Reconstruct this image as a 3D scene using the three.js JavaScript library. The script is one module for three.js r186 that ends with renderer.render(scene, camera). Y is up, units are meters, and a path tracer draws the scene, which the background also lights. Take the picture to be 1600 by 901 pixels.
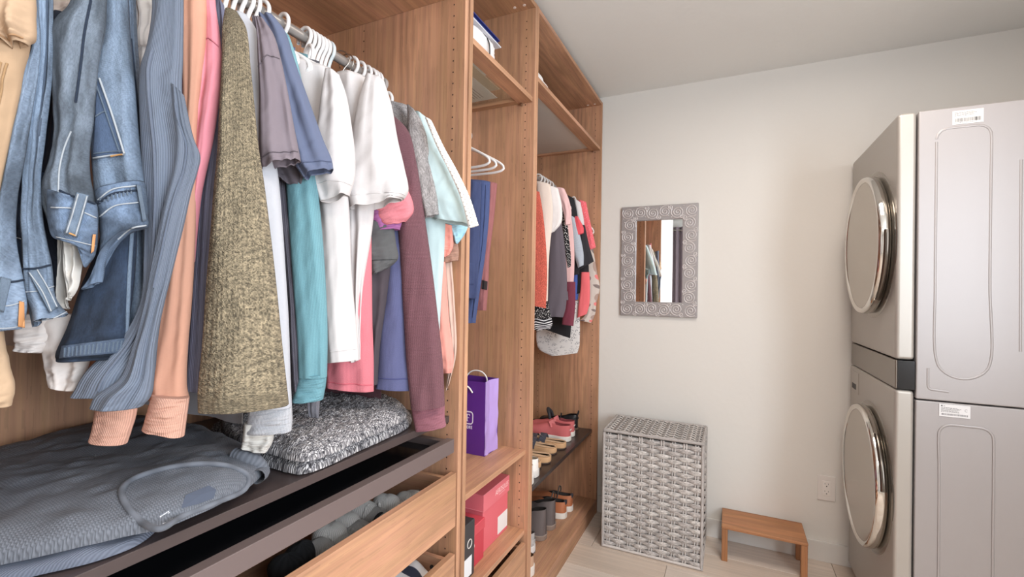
import * as THREE from 'three';
import { RectAreaLightUniformsLib } from 'three/addons/lights/RectAreaLightUniformsLib.js';
import { RoundedBoxGeometry } from 'three/addons/geometries/RoundedBoxGeometry.js';
import { mergeGeometries, mergeVertices } from 'three/addons/utils/BufferGeometryUtils.js';

// ---------------------------------------------------------------- camera
const scene = new THREE.Scene();
const FOCAL = 723.76, CAM = new THREE.Vector3(0.68126, 1.26234, 0);
const camera = new THREE.PerspectiveCamera(2 * Math.atan(450.5 / FOCAL) * 180 / Math.PI, 1600 / 901, 0.02, 60);
camera.position.copy(CAM);
camera.rotation.set(0.0062679, 0.441064, 0.016096, 'YXZ');
camera.updateMatrixWorld(true);

// ---------------------------------------------------------------- renderer, sky, large lights
const renderer = new THREE.WebGLRenderer({ antialias: true });
renderer.toneMapping = THREE.LinearToneMapping;
renderer.toneMappingExposure = 1.12;
renderer.shadowMap.enabled = true;
scene.background = new THREE.Color(0.75, 0.86, 1.0);
RectAreaLightUniformsLib.init();
const LAMP_COLOR = new THREE.Color(1.0, 0.89, 0.79), DAY_COLOR = new THREE.Color(0.84, 0.92, 1.0);
const LAMP_POWER = 18, DAY_POWER = 11;
function rectLight(color, power, w, h, pos, look) {
  const l = new THREE.RectAreaLight(color, power, w, h);
  l.position.set(...pos); l.lookAt(...look); l.castShadow = true; scene.add(l); return l;
}
rectLight(DAY_COLOR, DAY_POWER, 1.2, 1.28, [2.035, 1.5, 0.05], [0, 1.5, 0.05]);        // daylight at the window in the right wall
rectLight(LAMP_COLOR, LAMP_POWER, 0.46, 0.46, [1.05, 2.345, -1.45], [1.05, 0, -1.45]);   // ceiling lamp over the aisle
rectLight(LAMP_COLOR, LAMP_POWER, 0.46, 0.46, [1.0, 2.345, 0.35], [1.0, 0, 0.35]);     // ceiling lamp behind the photographer

// ---------------------------------------------------------------- helpers
let seed = 7;
const rnd = () => { seed = (seed * 1664525 + 1013904223) >>> 0; return seed / 4294967296; };
const rr = (a, b) => a + (b - a) * rnd();
const mix = (a, b, t) => a + (b - a) * t, clamp = (x, a = 0, b = 1) => Math.min(b, Math.max(a, x));
const smooth = (a, b, x) => { const t = clamp((x - a) / (b - a)); return t * t * (3 - 2 * t); };
const V = (x, y, z) => new THREE.Vector3(x, y, z);
function hash(x, y, s) { let h = (x * 374761393 + y * 668265263 + s * 974634777) | 0; h = Math.imul(h ^ (h >>> 13), 1274126177); h ^= h >>> 16; return (h >>> 0) / 4294967296; }
// value noise that repeats after px, py cells
function vn(x, y, px, py, s = 0) {
  const xi = Math.floor(x), yi = Math.floor(y), fx = x - xi, fy = y - yi, m = (a, n) => ((a % n) + n) % n;
  const u = fx * fx * (3 - 2 * fx), v = fy * fy * (3 - 2 * fy);
  const a = hash(m(xi, px), m(yi, py), s), b = hash(m(xi + 1, px), m(yi, py), s), c = hash(m(xi, px), m(yi + 1, py), s), d = hash(m(xi + 1, px), m(yi + 1, py), s);
  return a + (b - a) * u + (c - a) * v + (a - b - c + d) * u * v;
}
const fbm = (x, y, px, py, s = 0, o = 4) => { let r = 0, a = 0.5, t = 0; for (let i = 0; i < o; i++) { r += a * vn(x, y, px, py, s + i); t += a; a *= 0.5; x *= 2; y *= 2; px *= 2; py *= 2; } return r / t; };
const N2 = (x, y, s = 0) => vn(x + 500, y + 500, 9973, 9973, s) * 2 - 1;
// a pixel of the photograph, as a point on the plane where axis (0 x, 1 y, 2 z) has the value val
const EYE = new THREE.Matrix4().extractRotation(camera.matrixWorld);
const ray = (x, y) => V((x - 800) / FOCAL, -(y - 450.5) / FOCAL, -1).applyMatrix4(EYE);
function on(axis, val, x, y) { const r = ray(x, y), t = (val - CAM.getComponent(axis)) / r.getComponent(axis); return r.multiplyScalar(t).add(CAM); }

function texture(w, h, f, srgb = true) {
  const d = new Uint8Array(w * h * 4);
  for (let y = 0; y < h; y++) for (let x = 0; x < w; x++) {
    const c = f((x + 0.5) / w, (y + 0.5) / h, x, y), i = (y * w + x) * 4, g = typeof c === 'number';
    d[i] = clamp((g ? c : c[0]) * 255, 0, 255); d[i + 1] = clamp((g ? c : c[1]) * 255, 0, 255); d[i + 2] = clamp((g ? c : c[2]) * 255, 0, 255); d[i + 3] = 255;
  }
  const t = new THREE.DataTexture(d, w, h, THREE.RGBAFormat);
  t.wrapS = t.wrapT = THREE.RepeatWrapping; t.magFilter = THREE.LinearFilter; t.minFilter = THREE.LinearMipmapLinearFilter; t.generateMipmaps = true;
  if (srgb) t.colorSpace = THREE.SRGBColorSpace;
  t.needsUpdate = true; return t;
}
function canvasTexture(w, h, draw) {
  const c = document.createElement('canvas'); c.width = w; c.height = h; const g = c.getContext('2d'); draw(g, w, h);
  const t = new THREE.CanvasTexture(c); t.colorSpace = THREE.SRGBColorSpace; t.magFilter = THREE.LinearFilter; return t;
}
const std = (color, roughness = 0.6, more = {}) => new THREE.MeshStandardMaterial({ color, roughness, ...more });

const names = new Map();
function numbered(n) { const k = names.get(n) || 0; names.set(n, k + 1); return k ? n + '_' + String(k).padStart(3, '0') : n; }
const shade = (o) => o.traverse((m) => { if (m.isMesh) { m.castShadow = true; m.receiveShadow = true; } });
function thing(name, label, category, group) {
  const g = new THREE.Group(); g.name = numbered(name); g.userData = { label, category }; if (group) g.userData.group = group; scene.add(g); return g;
}
function part(parent, name, geo, mat, label) {
  const m = new THREE.Mesh(geo, mat); m.name = name; if (label) m.userData.label = label; m.castShadow = m.receiveShadow = true; parent.add(m); return m;
}
// moves a thing's origin to the middle of its base
function settle(g) {
  g.updateMatrixWorld(true);
  const b = new THREE.Box3().setFromObject(g), c = V((b.min.x + b.max.x) / 2, b.min.y, (b.min.z + b.max.z) / 2);
  g.children.forEach((o) => o.position.sub(c)); g.position.add(c); return g;
}
function structure(name, geo, mat, parent = scene) {
  const m = new THREE.Mesh(geo, mat); m.name = name; if (parent === scene) m.userData.kind = 'structure'; m.castShadow = m.receiveShadow = true; parent.add(m); return m;
}
// box from corner to corner, grain axis g, uv in metres, softened edges of radius r
function box(x0, x1, y0, y1, z0, z1, g = 1, r = 0) {
  const w = Math.abs(x1 - x0), h = Math.abs(y1 - y0), d = Math.abs(z1 - z0);
  const geo = r ? new RoundedBoxGeometry(w, h, d, 1, Math.min(r, w / 2.1, h / 2.1, d / 2.1)) : new THREE.BoxGeometry(w, h, d);
  geo.translate((x0 + x1) / 2, (y0 + y1) / 2, (z0 + z1) / 2);
  const p = geo.attributes.position, n = geo.attributes.normal, uv = geo.attributes.uv, o = [rnd() * 3, rnd() * 3];
  for (let i = 0; i < p.count; i++) {
    const a = [Math.abs(n.getX(i)), Math.abs(n.getY(i)), Math.abs(n.getZ(i))], k = a.indexOf(Math.max(...a)), q = [p.getX(i), p.getY(i), p.getZ(i)];
    const t = [0, 1, 2].filter((j) => j !== k); let u = t[0], v = t[1]; if (u === g) [u, v] = [v, u];
    uv.setXY(i, q[u] + o[0], q[v] + o[1]);
  }
  return geo;
}
function merged(list) { const l = list.map((g) => { const q = g.index ? g.toNonIndexed() : g; for (const k of Object.keys(q.attributes)) if (!['position', 'normal', 'uv'].includes(k)) q.deleteAttribute(k); return q; }); return mergeGeometries(l); }
function tube(pts, r, seg = 24, rad = 8, closed = false) { return new THREE.TubeGeometry(new THREE.CatmullRomCurve3(pts.map((p) => p.isVector3 ? p : V(...p)), closed), seg, r, rad, closed); }
function cyl(a, b, r, rad = 20, r2 = r) {
  const d = b.clone().sub(a), g = new THREE.CylinderGeometry(r2, r, d.length(), rad); g.applyQuaternion(new THREE.Quaternion().setFromUnitVectors(V(0, 1, 0), d.clone().normalize())); g.translate(...a.clone().add(b).multiplyScalar(0.5).toArray()); return g;
}
// grid of points f(u, v) -> Vector3
function grid(nu, nv, f, uvf) {
  const pos = [], uv = [], idx = [];
  for (let j = 0; j <= nv; j++) for (let i = 0; i <= nu; i++) { const p = f(i / nu, j / nv); pos.push(p.x, p.y, p.z); const t = uvf ? uvf(i / nu, j / nv) : [i / nu, j / nv]; uv.push(t[0], t[1]); }
  for (let j = 0; j < nv; j++) for (let i = 0; i < nu; i++) { const a = j * (nu + 1) + i, b = a + 1, c = a + nu + 1, d = c + 1; idx.push(a, c, b, b, c, d); }
  const g = new THREE.BufferGeometry(); g.setAttribute('position', new THREE.Float32BufferAttribute(pos, 3)); g.setAttribute('uv', new THREE.Float32BufferAttribute(uv, 2)); g.setIndex(idx); g.computeVertexNormals(); return g;
}

// ---------------------------------------------------------------- materials
const woodMap = texture(512, 1024, (u, v) => {
  const w = fbm(u * 5, v * 2, 5, 2, 3), ring = Math.sin((u * 5 + w * 4.2 + 0.25 * fbm(u * 30, v * 4, 30, 4, 9)) * 6.283);
  const st = fbm(u * 60, v * 3, 60, 3, 21), pore = vn(u * 230, v * 26, 230, 26, 5) > 0.8 ? 1 : 0, blot = fbm(u * 4, v * 3, 4, 3, 40);
  const k = 0.93 + 0.035 * ring * (0.3 + 1.4 * vn(u * 3, v * 2, 3, 2, 91)) + 0.1 * (st - 0.5) + 0.12 * (fbm(u * 130, v * 5, 130, 5, 23, 3) - 0.5) - 0.06 * pore + 0.26 * (blot - 0.5);
  return [0.785 * k, 0.592 * k * (0.97 + 0.06 * st), 0.462 * k * (0.95 + 0.1 * blot)];
});
woodMap.repeat.set(2, 0.7);
const woodBump = texture(256, 512, (u, v) => 0.5 + 0.4 * (fbm(u * 90, v * 6, 90, 6, 2) - 0.5) - (vn(u * 120, v * 16, 120, 16, 5) > 0.82 ? 0.3 : 0), false); woodBump.repeat.set(2, 0.7);
const WOOD = std(0xffffff, 0.52, { map: woodMap, bumpMap: woodBump, bumpScale: 0.0004 });
const WOOD_LIGHT = std(0xffffff, 0.5, { map: woodMap, bumpMap: woodBump, bumpScale: 0.0005 });
const WOOD_STOOL = std(0xeedcc0, 0.5, { map: woodMap, bumpMap: woodBump, bumpScale: 0.0004 });
const DARK = std(0x4a3f3e, 0.32, { bumpMap: woodBump, bumpScale: 0.00015 });
const wallBump = texture(256, 256, (u, v) => fbm(u * 40, v * 40, 40, 40, 8, 3), false);
const WALL = std(0xe7e4df, 0.9, { bumpMap: wallBump, bumpScale: 0.0006 });
const CEIL = std(0xebebe8, 0.95, { bumpMap: wallBump, bumpScale: 0.0006 });
const TRIM = std(0xe4e2df, 0.5);
const METAL = std(0x9a9a9c, 0.35, { metalness: 0.9 }), CHROME = std(0xd8d4ce, 0.08, { metalness: 1 }), NICKEL = std(0xb8b4ae, 0.25, { metalness: 1 });
const WHITE_PLASTIC = std(0xf3f1f0, 0.35), BLACK = std(0x141416, 0.5);
const GLASS = new THREE.MeshPhysicalMaterial({ color: 0xf2f6f5, roughness: 0.04, transmission: 1, thickness: 0, ior: 1.5 });

// fabrics: grey-scale weaves shared by all garments, tinted by the material colour
const TILE = { plain: 0.06, denim: 0.05, rib: 0.03, knit: 0.05, twill: 0.05, heather: 0.08, waffle: 0.04 };
const weave = {
  plain: (u, v) => 0.5 + 0.25 * Math.sin(u * 6.283 * 48) * Math.sin(v * 6.283 * 48) + 0.3 * (fbm(u * 24, v * 24, 24, 24, 1) - 0.5),
  denim: (u, v) => 0.5 + 0.28 * Math.sin((u * 40 + v * 40) * 6.283) + 0.7 * (fbm(u * 50, v * 20, 50, 20, 2) - 0.5),
  rib: (u, v) => 0.5 + 0.5 * Math.sin(u * 6.283 * 14) + 0.2 * (fbm(u * 60, v * 60, 60, 60, 3) - 0.5),
  knit: (u, v) => { const c = u * 14, f = c - Math.floor(c) - 0.5; return 0.2 + 0.8 * Math.abs(Math.sin((v * 18 + Math.abs(f) * 0.9) * 3.1416)) * (1 - 1.2 * Math.abs(f)) + 0.3 * (vn(u * 70, v * 70, 70, 70, 4) - 0.5); },
  twill: (u, v) => 0.5 + 0.4 * Math.sin((u * 20 - v * 20) * 6.283) * Math.sin(v * 20 * 6.283) + 0.35 * (fbm(u * 40, v * 40, 40, 40, 5) - 0.5),
  heather: (u, v) => 0.5 + 1.3 * (fbm(u * 70, v * 24, 70, 24, 6, 3) - 0.5),
  waffle: (u, v) => 0.5 + 0.5 * Math.sin(u * 6.283 * 10) * (0.7 + 0.3 * Math.sin(v * 6.283 * 10)),
};
const weaveMap = {}, weaveBump = {};
const CONTRAST = { plain: 0.05, denim: 0.3, rib: 0.12, knit: 0.3, twill: 0.14, heather: 0.35, waffle: 0.25 }, HEIGHT = { plain: 0.0002, denim: 0.0005, rib: 0.0005, knit: 0.0012, twill: 0.0006, heather: 0.0003, waffle: 0.001 };
for (const k of Object.keys(weave)) { weaveMap[k] = texture(256, 256, (u, v) => 1 - CONTRAST[k] + CONTRAST[k] * 1.2 * clamp(weave[k](u, v), 0, 1)); weaveBump[k] = texture(256, 256, (u, v) => clamp(weave[k](u, v)), false); }
const fabrics = new Map();
function fabric(color, kind = 'plain', more = {}) {
  const key = color + kind + JSON.stringify(Object.keys(more)); if (fabrics.has(key) && !Object.keys(more).length) return fabrics.get(key);
  const m = new THREE.MeshPhysicalMaterial({ color, roughness: 0.92, map: weaveMap[kind], bumpMap: weaveBump[kind], bumpScale: HEIGHT[kind], sheen: 0.15, sheenRoughness: 0.6, sheenColor: new THREE.Color(color).lerp(new THREE.Color(1, 1, 1), 0.3), side: THREE.DoubleSide, ...more });
  m.userData.tile = TILE[kind]; fabrics.set(key, m); return m;
}
function printed(draw, tile, size = 256) {   // cloth with a flat print, one repeat per tile (metres)
  const t = canvasTexture(size, size, draw); t.wrapS = t.wrapT = THREE.RepeatWrapping;
  const m = new THREE.MeshPhysicalMaterial({ color: 0xffffff, roughness: 0.92, map: t, side: THREE.DoubleSide }); m.userData.tile = tile; return m;
}

// ---------------------------------------------------------------- the room
const ZB = -2.655, ZR = 2.3, XL = -0.6, XR = 2.05, H = 2.4;
const plankMap = texture(256, 512, (u, v) => { const st = fbm(u * 30, v * 2, 30, 2, 71), w = fbm(u * 4, v * 3, 4, 3, 72), k = 0.95 + 0.1 * (st - 0.5) + 0.07 * (w - 0.5) - (vn(u * 90, v * 12, 90, 12, 73) > 0.86 ? 0.03 : 0); return [0.9 * k, 0.845 * k, 0.795 * k]; });
plankMap.repeat.set(4, 0.8);
const PLANKS = [0xffffff, 0xf7f3ef, 0xfbf8f6].map((c) => std(c, 0.42, { map: plankMap, bumpMap: woodBump, bumpScale: 0.0002 }));
const floor = structure('floor', box(XL - 0.1, XR + 0.15, -0.12, -0.014, ZB - 0.1, ZR + 0.1), std(0x8d8178, 0.9));
for (let r = 0, z = ZB; z < ZR; r++, z += 0.19) for (let x = XL - rr(0.1, 1.1); x < XR; x += 1.22) {
  const a = Math.max(x, XL) + 0.0008, b = Math.min(x + 1.22, XR) - 0.0008, c = Math.min(z + 0.19, ZR) - 0.0008;
  if (b - a > 0.02) structure('plank', box(a, b, -0.014, 0, z + 0.0008, c, 0, 0.0012), PLANKS[Math.floor(rnd() * 3)], floor);
}
structure('ceiling', box(XL - 0.15, XR + 0.15, H, H + 0.12, ZB - 0.15, ZR + 0.15), CEIL);
structure('wall_back', box(XL - 0.15, XR + 0.15, 0, H, ZB - 0.15, ZB), WALL);
structure('wall_left', box(XL - 0.15, XL, 0, H, ZB, ZR), WALL);
structure('wall_left_return', box(XL, 0, 0, H, -0.1, 0.83), WALL);
structure('wall_rear', box(XL - 0.15, XR + 0.15, 0, H, ZR, ZR + 0.15), WALL);
const WZ0 = -0.55, WZ1 = 0.65, WY0 = 0.86, WY1 = 2.14;
structure('wall_right', merged([box(XR, XR + 0.15, 0, WY0, ZB, ZR), box(XR, XR + 0.15, WY1, H, ZB, ZR), box(XR, XR + 0.15, WY0, WY1, ZB, WZ0), box(XR, XR + 0.15, WY0, WY1, WZ1, ZR)]), WALL);
const win = structure('window_1', merged([box(XR + 0.06, XR + 0.1, WY0, WY0 + 0.05, WZ0, WZ1), box(XR + 0.06, XR + 0.1, WY1 - 0.05, WY1, WZ0, WZ1), box(XR + 0.06, XR + 0.1, WY0, WY1, WZ0, WZ0 + 0.05), box(XR + 0.06, XR + 0.1, WY0, WY1, WZ1 - 0.05, WZ1), box(XR + 0.065, XR + 0.095, WY0, WY1, 0.03, 0.07)]), TRIM);
structure('pane', box(XR + 0.078, XR + 0.082, WY0 + 0.05, WY1 - 0.05, WZ0 + 0.05, WZ1 - 0.05), GLASS, win);
structure('trim_1', merged([box(XR - 0.016, XR, WY0 - 0.08, WY0, WZ0 - 0.08, WZ1 + 0.08), box(XR - 0.016, XR, WY1, WY1 + 0.08, WZ0 - 0.08, WZ1 + 0.08), box(XR - 0.016, XR, WY0, WY1, WZ0 - 0.08, WZ0), box(XR - 0.016, XR, WY0, WY1, WZ1, WZ1 + 0.08)]), TRIM);
structure('trim_2', box(-0.03, 0.014, 0, 2.2, 0.78, 0.845), TRIM);
structure('baseboard_back', box(0.001, XR, 0, 0.094, ZB, ZB + 0.013, 0, 0.002), TRIM);
structure('baseboard_right', box(XR - 0.013, XR, 0, 0.094, ZB + 0.013, ZR), TRIM);
structure('baseboard_rear', box(XL, XR, 0, 0.094, ZR - 0.013, ZR), TRIM);
structure('baseboard_left', box(0, 0.013, 0, 0.094, -0.1, 0.78), TRIM);

function ceilingLamp(x, z, where) {
  const t = thing('ceiling_lamp', 'square white flush ceiling lamp ' + where, 'ceiling lamp');
  part(t, 'housing', box(x - 0.26, x + 0.26, 2.36, 2.4, z - 0.26, z + 0.26, 1, 0.006), TRIM);
  part(t, 'diffuser', box(x - 0.235, x + 0.235, 2.35, 2.362, z - 0.235, z + 0.235), std(0xffffff, 0.6, { emissive: LAMP_COLOR, emissiveIntensity: 1.2 }));
  settle(t);
}
ceilingLamp(1.05, -1.45, 'above the aisle between wardrobe and washer tower');
ceilingLamp(1.0, 0.35, 'right above the photographer');
{ // curtain seen in the mirror
  const rod = thing('curtain_rod', 'metal rod carrying the mauve curtain', 'curtain rod');
  part(rod, 'rod', cyl(V(-0.58, 2.24, 2.2), V(1.2, 2.24, 2.2), 0.012), NICKEL); part(rod, 'bracket', box(0.5, 0.52, 2.23, 2.25, 2.2, 2.3), NICKEL); part(rod, 'bracket', box(-0.56, -0.54, 2.23, 2.25, 2.2, 2.3), NICKEL); settle(rod);
  const cu = thing('curtain', 'mauve grey grommet curtain hanging by the rear wall, reflected in the mirror', 'curtain');
  part(cu, 'panel', grid(160, 30, (u, v) => V(mix(-0.56, 0.03, u), mix(2.29, 0.04, v), 2.2 + 0.035 * Math.sin(u * 6.283 * 7) * (0.8 + 0.2 * v)), (u, v) => [u * 20, v * 40]), fabric(0x8d7f86, 'plain'));
  for (let i = 0; i < 7; i++) { const r = new THREE.TorusGeometry(0.024, 0.005, 8, 20); r.rotateY(1.1); r.translate(-0.52 + i * 0.085, 2.24, 2.2); part(cu, 'grommet', r, NICKEL); }
  settle(cu);
}

// ---------------------------------------------------------------- wardrobe units
const T = 0.018, XW = -0.58;
const FROSTED = new THREE.MeshPhysicalMaterial({ color: 0xe6e3df, roughness: 0.45, transmission: 0.55, thickness: 0, ior: 1.5 });
const HOLE = std(0x3a2a22, 0.8), PIN = NICKEL;
function holes(z, dir, list = [-0.037, -0.37]) {
  const gs = []; for (const x of list) for (let y = 0.12; y < 2.32; y += 0.032) { const c = new THREE.CircleGeometry(0.0024, 8); if (dir < 0) c.rotateY(Math.PI); c.translate(x, y, z + dir * 0.0004); gs.push(c); }
  return merged(gs);
}
function wardrobe(zn, zf, label) {
  const t = thing('wardrobe_unit', label, 'wardrobe', undefined);
  const a = part(t, 'side_panel', box(XW, 0, 0, 2.36, zn - T, zn, 1, 0.001), WOOD), b = part(t, 'side_panel', box(XW, 0, 0, 2.36, zf, zf + T, 1, 0.001), WOOD);
  const h1 = part(a, 'peg_holes', holes(zn - T, -1), HOLE), h2 = part(b, 'peg_holes', holes(zf + T, 1), HOLE); h1.userData.kind = h2.userData.kind = 'stuff';
  part(t, 'top_panel', box(XW, -0.001, 2.342, 2.36, zf + T, zn - T, 2, 0.001), WOOD);
  part(t, 'back_panel', box(XW, XW + 0.006, 0.06, 2.342, zf + T, zn - T, 1), WOOD);
  part(t, 'bottom_panel', box(XW, -0.001, 0.062, 0.08, zf + T, zn - T, 2, 0.001), WOOD);
  part(t, 'plinth', box(-0.02, -0.003, 0, 0.062, zf + T, zn - T, 2), WOOD);
  for (const z of [zn - 0.12, zf + 0.12]) {}
  return t;
}
const capGeo = (x, y, z, n) => { const c = new THREE.CylinderGeometry(0.006, 0.006, 0.003, 14); if (n === 2) c.rotateX(Math.PI / 2); c.translate(x, y, z); return c; };
const unit1 = wardrobe(-0.126, -1.126, 'largest brown wood wardrobe unit with hanging clothes above drawers');
const unit2 = wardrobe(-1.1355, -1.6335, 'narrow middle brown wood wardrobe unit with purple bag and red boxes');
const unit3 = wardrobe(-1.6335, -2.635, 'farthest brown wood wardrobe unit with shoe shelves beside white wall');
function shelf(u, name, y, zn, zf, x = -0.012, m = WOOD, label) { return part(u, name, box(XW + 0.008, x, y - T, y, zf + T + 0.001, zn - T - 0.001, 2, 0.001), m, label); }
function pin(u, x, y, z, dir) { part(u, 'shelf_pin', cyl(V(x, y, z), V(x, y, z + dir * 0.014), 0.0042, 12), NICKEL); }
function glassShelf(u, y, zn, zf, pane = GLASS, what = 'clear glass') {
  const a = zf + T + 0.002, b = zn - T - 0.002, x0 = XW + 0.01, x1 = -0.006;
  const f = part(u, 'glass_shelf', merged([box(x1 - 0.058, x1, y - T, y, a, b, 2, 0.001), box(x0, x0 + 0.058, y - T, y, a, b, 2, 0.001), box(x0 + 0.058, x1 - 0.058, y - T, y, a, a + 0.03, 0), box(x0 + 0.058, x1 - 0.058, y - T, y, b - 0.03, b, 0)]), WOOD, 'wood framed glass shelf');
  part(f, 'pane', box(x0 + 0.052, x1 - 0.052, y - 0.008, y - 0.004, a + 0.026, b - 0.026), pane, what);
  for (const x of [-0.05, -0.5]) { pin(u, x, y - T - 0.005, zf + T, 1); pin(u, x, y - T - 0.005, zn - T, -1); }
}
function rail(u, zn, zf, y, x = -0.29) {
  const c = cyl(V(x, y, zf + T + 0.002), V(x, y, zn - T - 0.002), 0.0125, 24); const r = part(u, 'clothes_rail', c, std(0xa9a5a2, 0.35, { metalness: 0.5 }), 'grey metal clothes rail');
  for (const [z, d] of [[zf + T, 1], [zn - T, -1]]) part(r, 'rail_bracket', cyl(V(x, y, z), V(x, y, z + d * 0.012), 0.021, 24), std(0xb4b0ad, 0.4));
}
function drawer(u, y0, y1, zn, zf, x, lift = 0) {
  const a = zf + T + 0.007, b = zn - T - 0.007;
  const f = part(u, 'drawer', box(x - T, x, y0, y1, a, b, 2, 0.0012), WOOD_LIGHT, 'wide wooden drawer');
  for (const z of [[a + 0.008, a + 0.022], [b - 0.022, b - 0.008]]) part(f, 'drawer_side', box(x - 0.5, x - T, y0 + 0.015, y1 - 0.012, z[0], z[1], 0), WOOD);
  part(f, 'drawer_back', box(x - 0.51, x - 0.496, y0 + 0.015, y1 - 0.012, a + 0.008, b - 0.008, 2), WOOD);
  part(f, 'drawer_bottom', box(x - 0.5, x - T, y0 + 0.016, y0 + 0.022, a + 0.02, b - 0.02, 2), WOOD);
  part(f, 'cam_cover', capGeo(x - 0.06, y1 - 0.04, a + 0.0235, 2), BLACK, 'small black cap');
}
// unit 1: shelf under the top, rail, dark shelf, pull-out tray, drawers
shelf(unit1, 'top_shelf', 2.111, -0.126, -1.126, -0.012);
rail(unit1, -0.126, -1.126, 1.888);
shelf(unit1, 'dark_shelf', 0.91, -0.126, -1.126, -0.03, DARK, 'dark brown shelf');
{
  const a = -1.126 + T + 0.02, b = -0.126 - T - 0.02;
  const tr = part(unit1, 'pull_out_tray', merged([box(-0.024, 0, 0.818, 0.855, a, b, 2, 0.0015), box(-0.53, -0.024, 0.826, 0.85, a, a + 0.02, 0), box(-0.53, -0.024, 0.826, 0.85, b - 0.02, b, 0), box(-0.55, -0.53, 0.826, 0.85, a, b, 2)]), std(0x6b5d5b, 0.38, { bumpMap: woodBump, bumpScale: 0.0001 }), 'dark brown pull-out tray');
  part(tr, 'tray_base', box(-0.53, -0.024, 0.826, 0.832, a + 0.02, b - 0.02), std(0x17181b, 0.12), 'black glossy tray base');
}
drawer(unit1, 0.61, 0.758, -0.126, -1.126, 0.0);
drawer(unit1, 0.385, 0.534, -0.126, -1.126, 0.0);
drawer(unit1, 0.16, 0.31, -0.126, -1.126, 0.0);
// unit 2
glassShelf(unit2, 2.0, -1.1355, -1.6335);
rail(unit2, -1.1355, -1.6335, 1.888);
shelf(unit2, 'shelf', 0.665, -1.1355, -1.6335, -0.014); shelf(unit2, 'shelf', 0.365, -1.1355, -1.6335, -0.012);
drawer(unit2, 0.15, 0.318, -1.1355, -1.6335, -0.004);
// unit 3
glassShelf(unit3, 2.1, -1.6335, -2.635, FROSTED, 'frosted glass');
rail(unit3, -1.6335, -2.635, 1.888);
shelf(unit3, 'shoe_shelf', 0.478, -1.6335, -2.635, -0.03, std(0x3b302e, 0.3, { bumpMap: woodBump, bumpScale: 0.00015 }), 'dark brown shoe shelf');
for (const [u, zn, zf] of [[unit1, -0.126, -1.126], [unit2, -1.1355, -1.6335], [unit3, -1.6335, -2.635]]) for (const x of [-0.035, -0.075]) part(u, 'cam_cover', capGeo(x, 2.3415, zf + T + 0.03, 1), std(0xe9d9cf, 0.4), 'pale screw cap');
for (const p of [[868, 798], [872, 800]]) {}
[unit1, unit2, unit3].forEach(settle);

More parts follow.
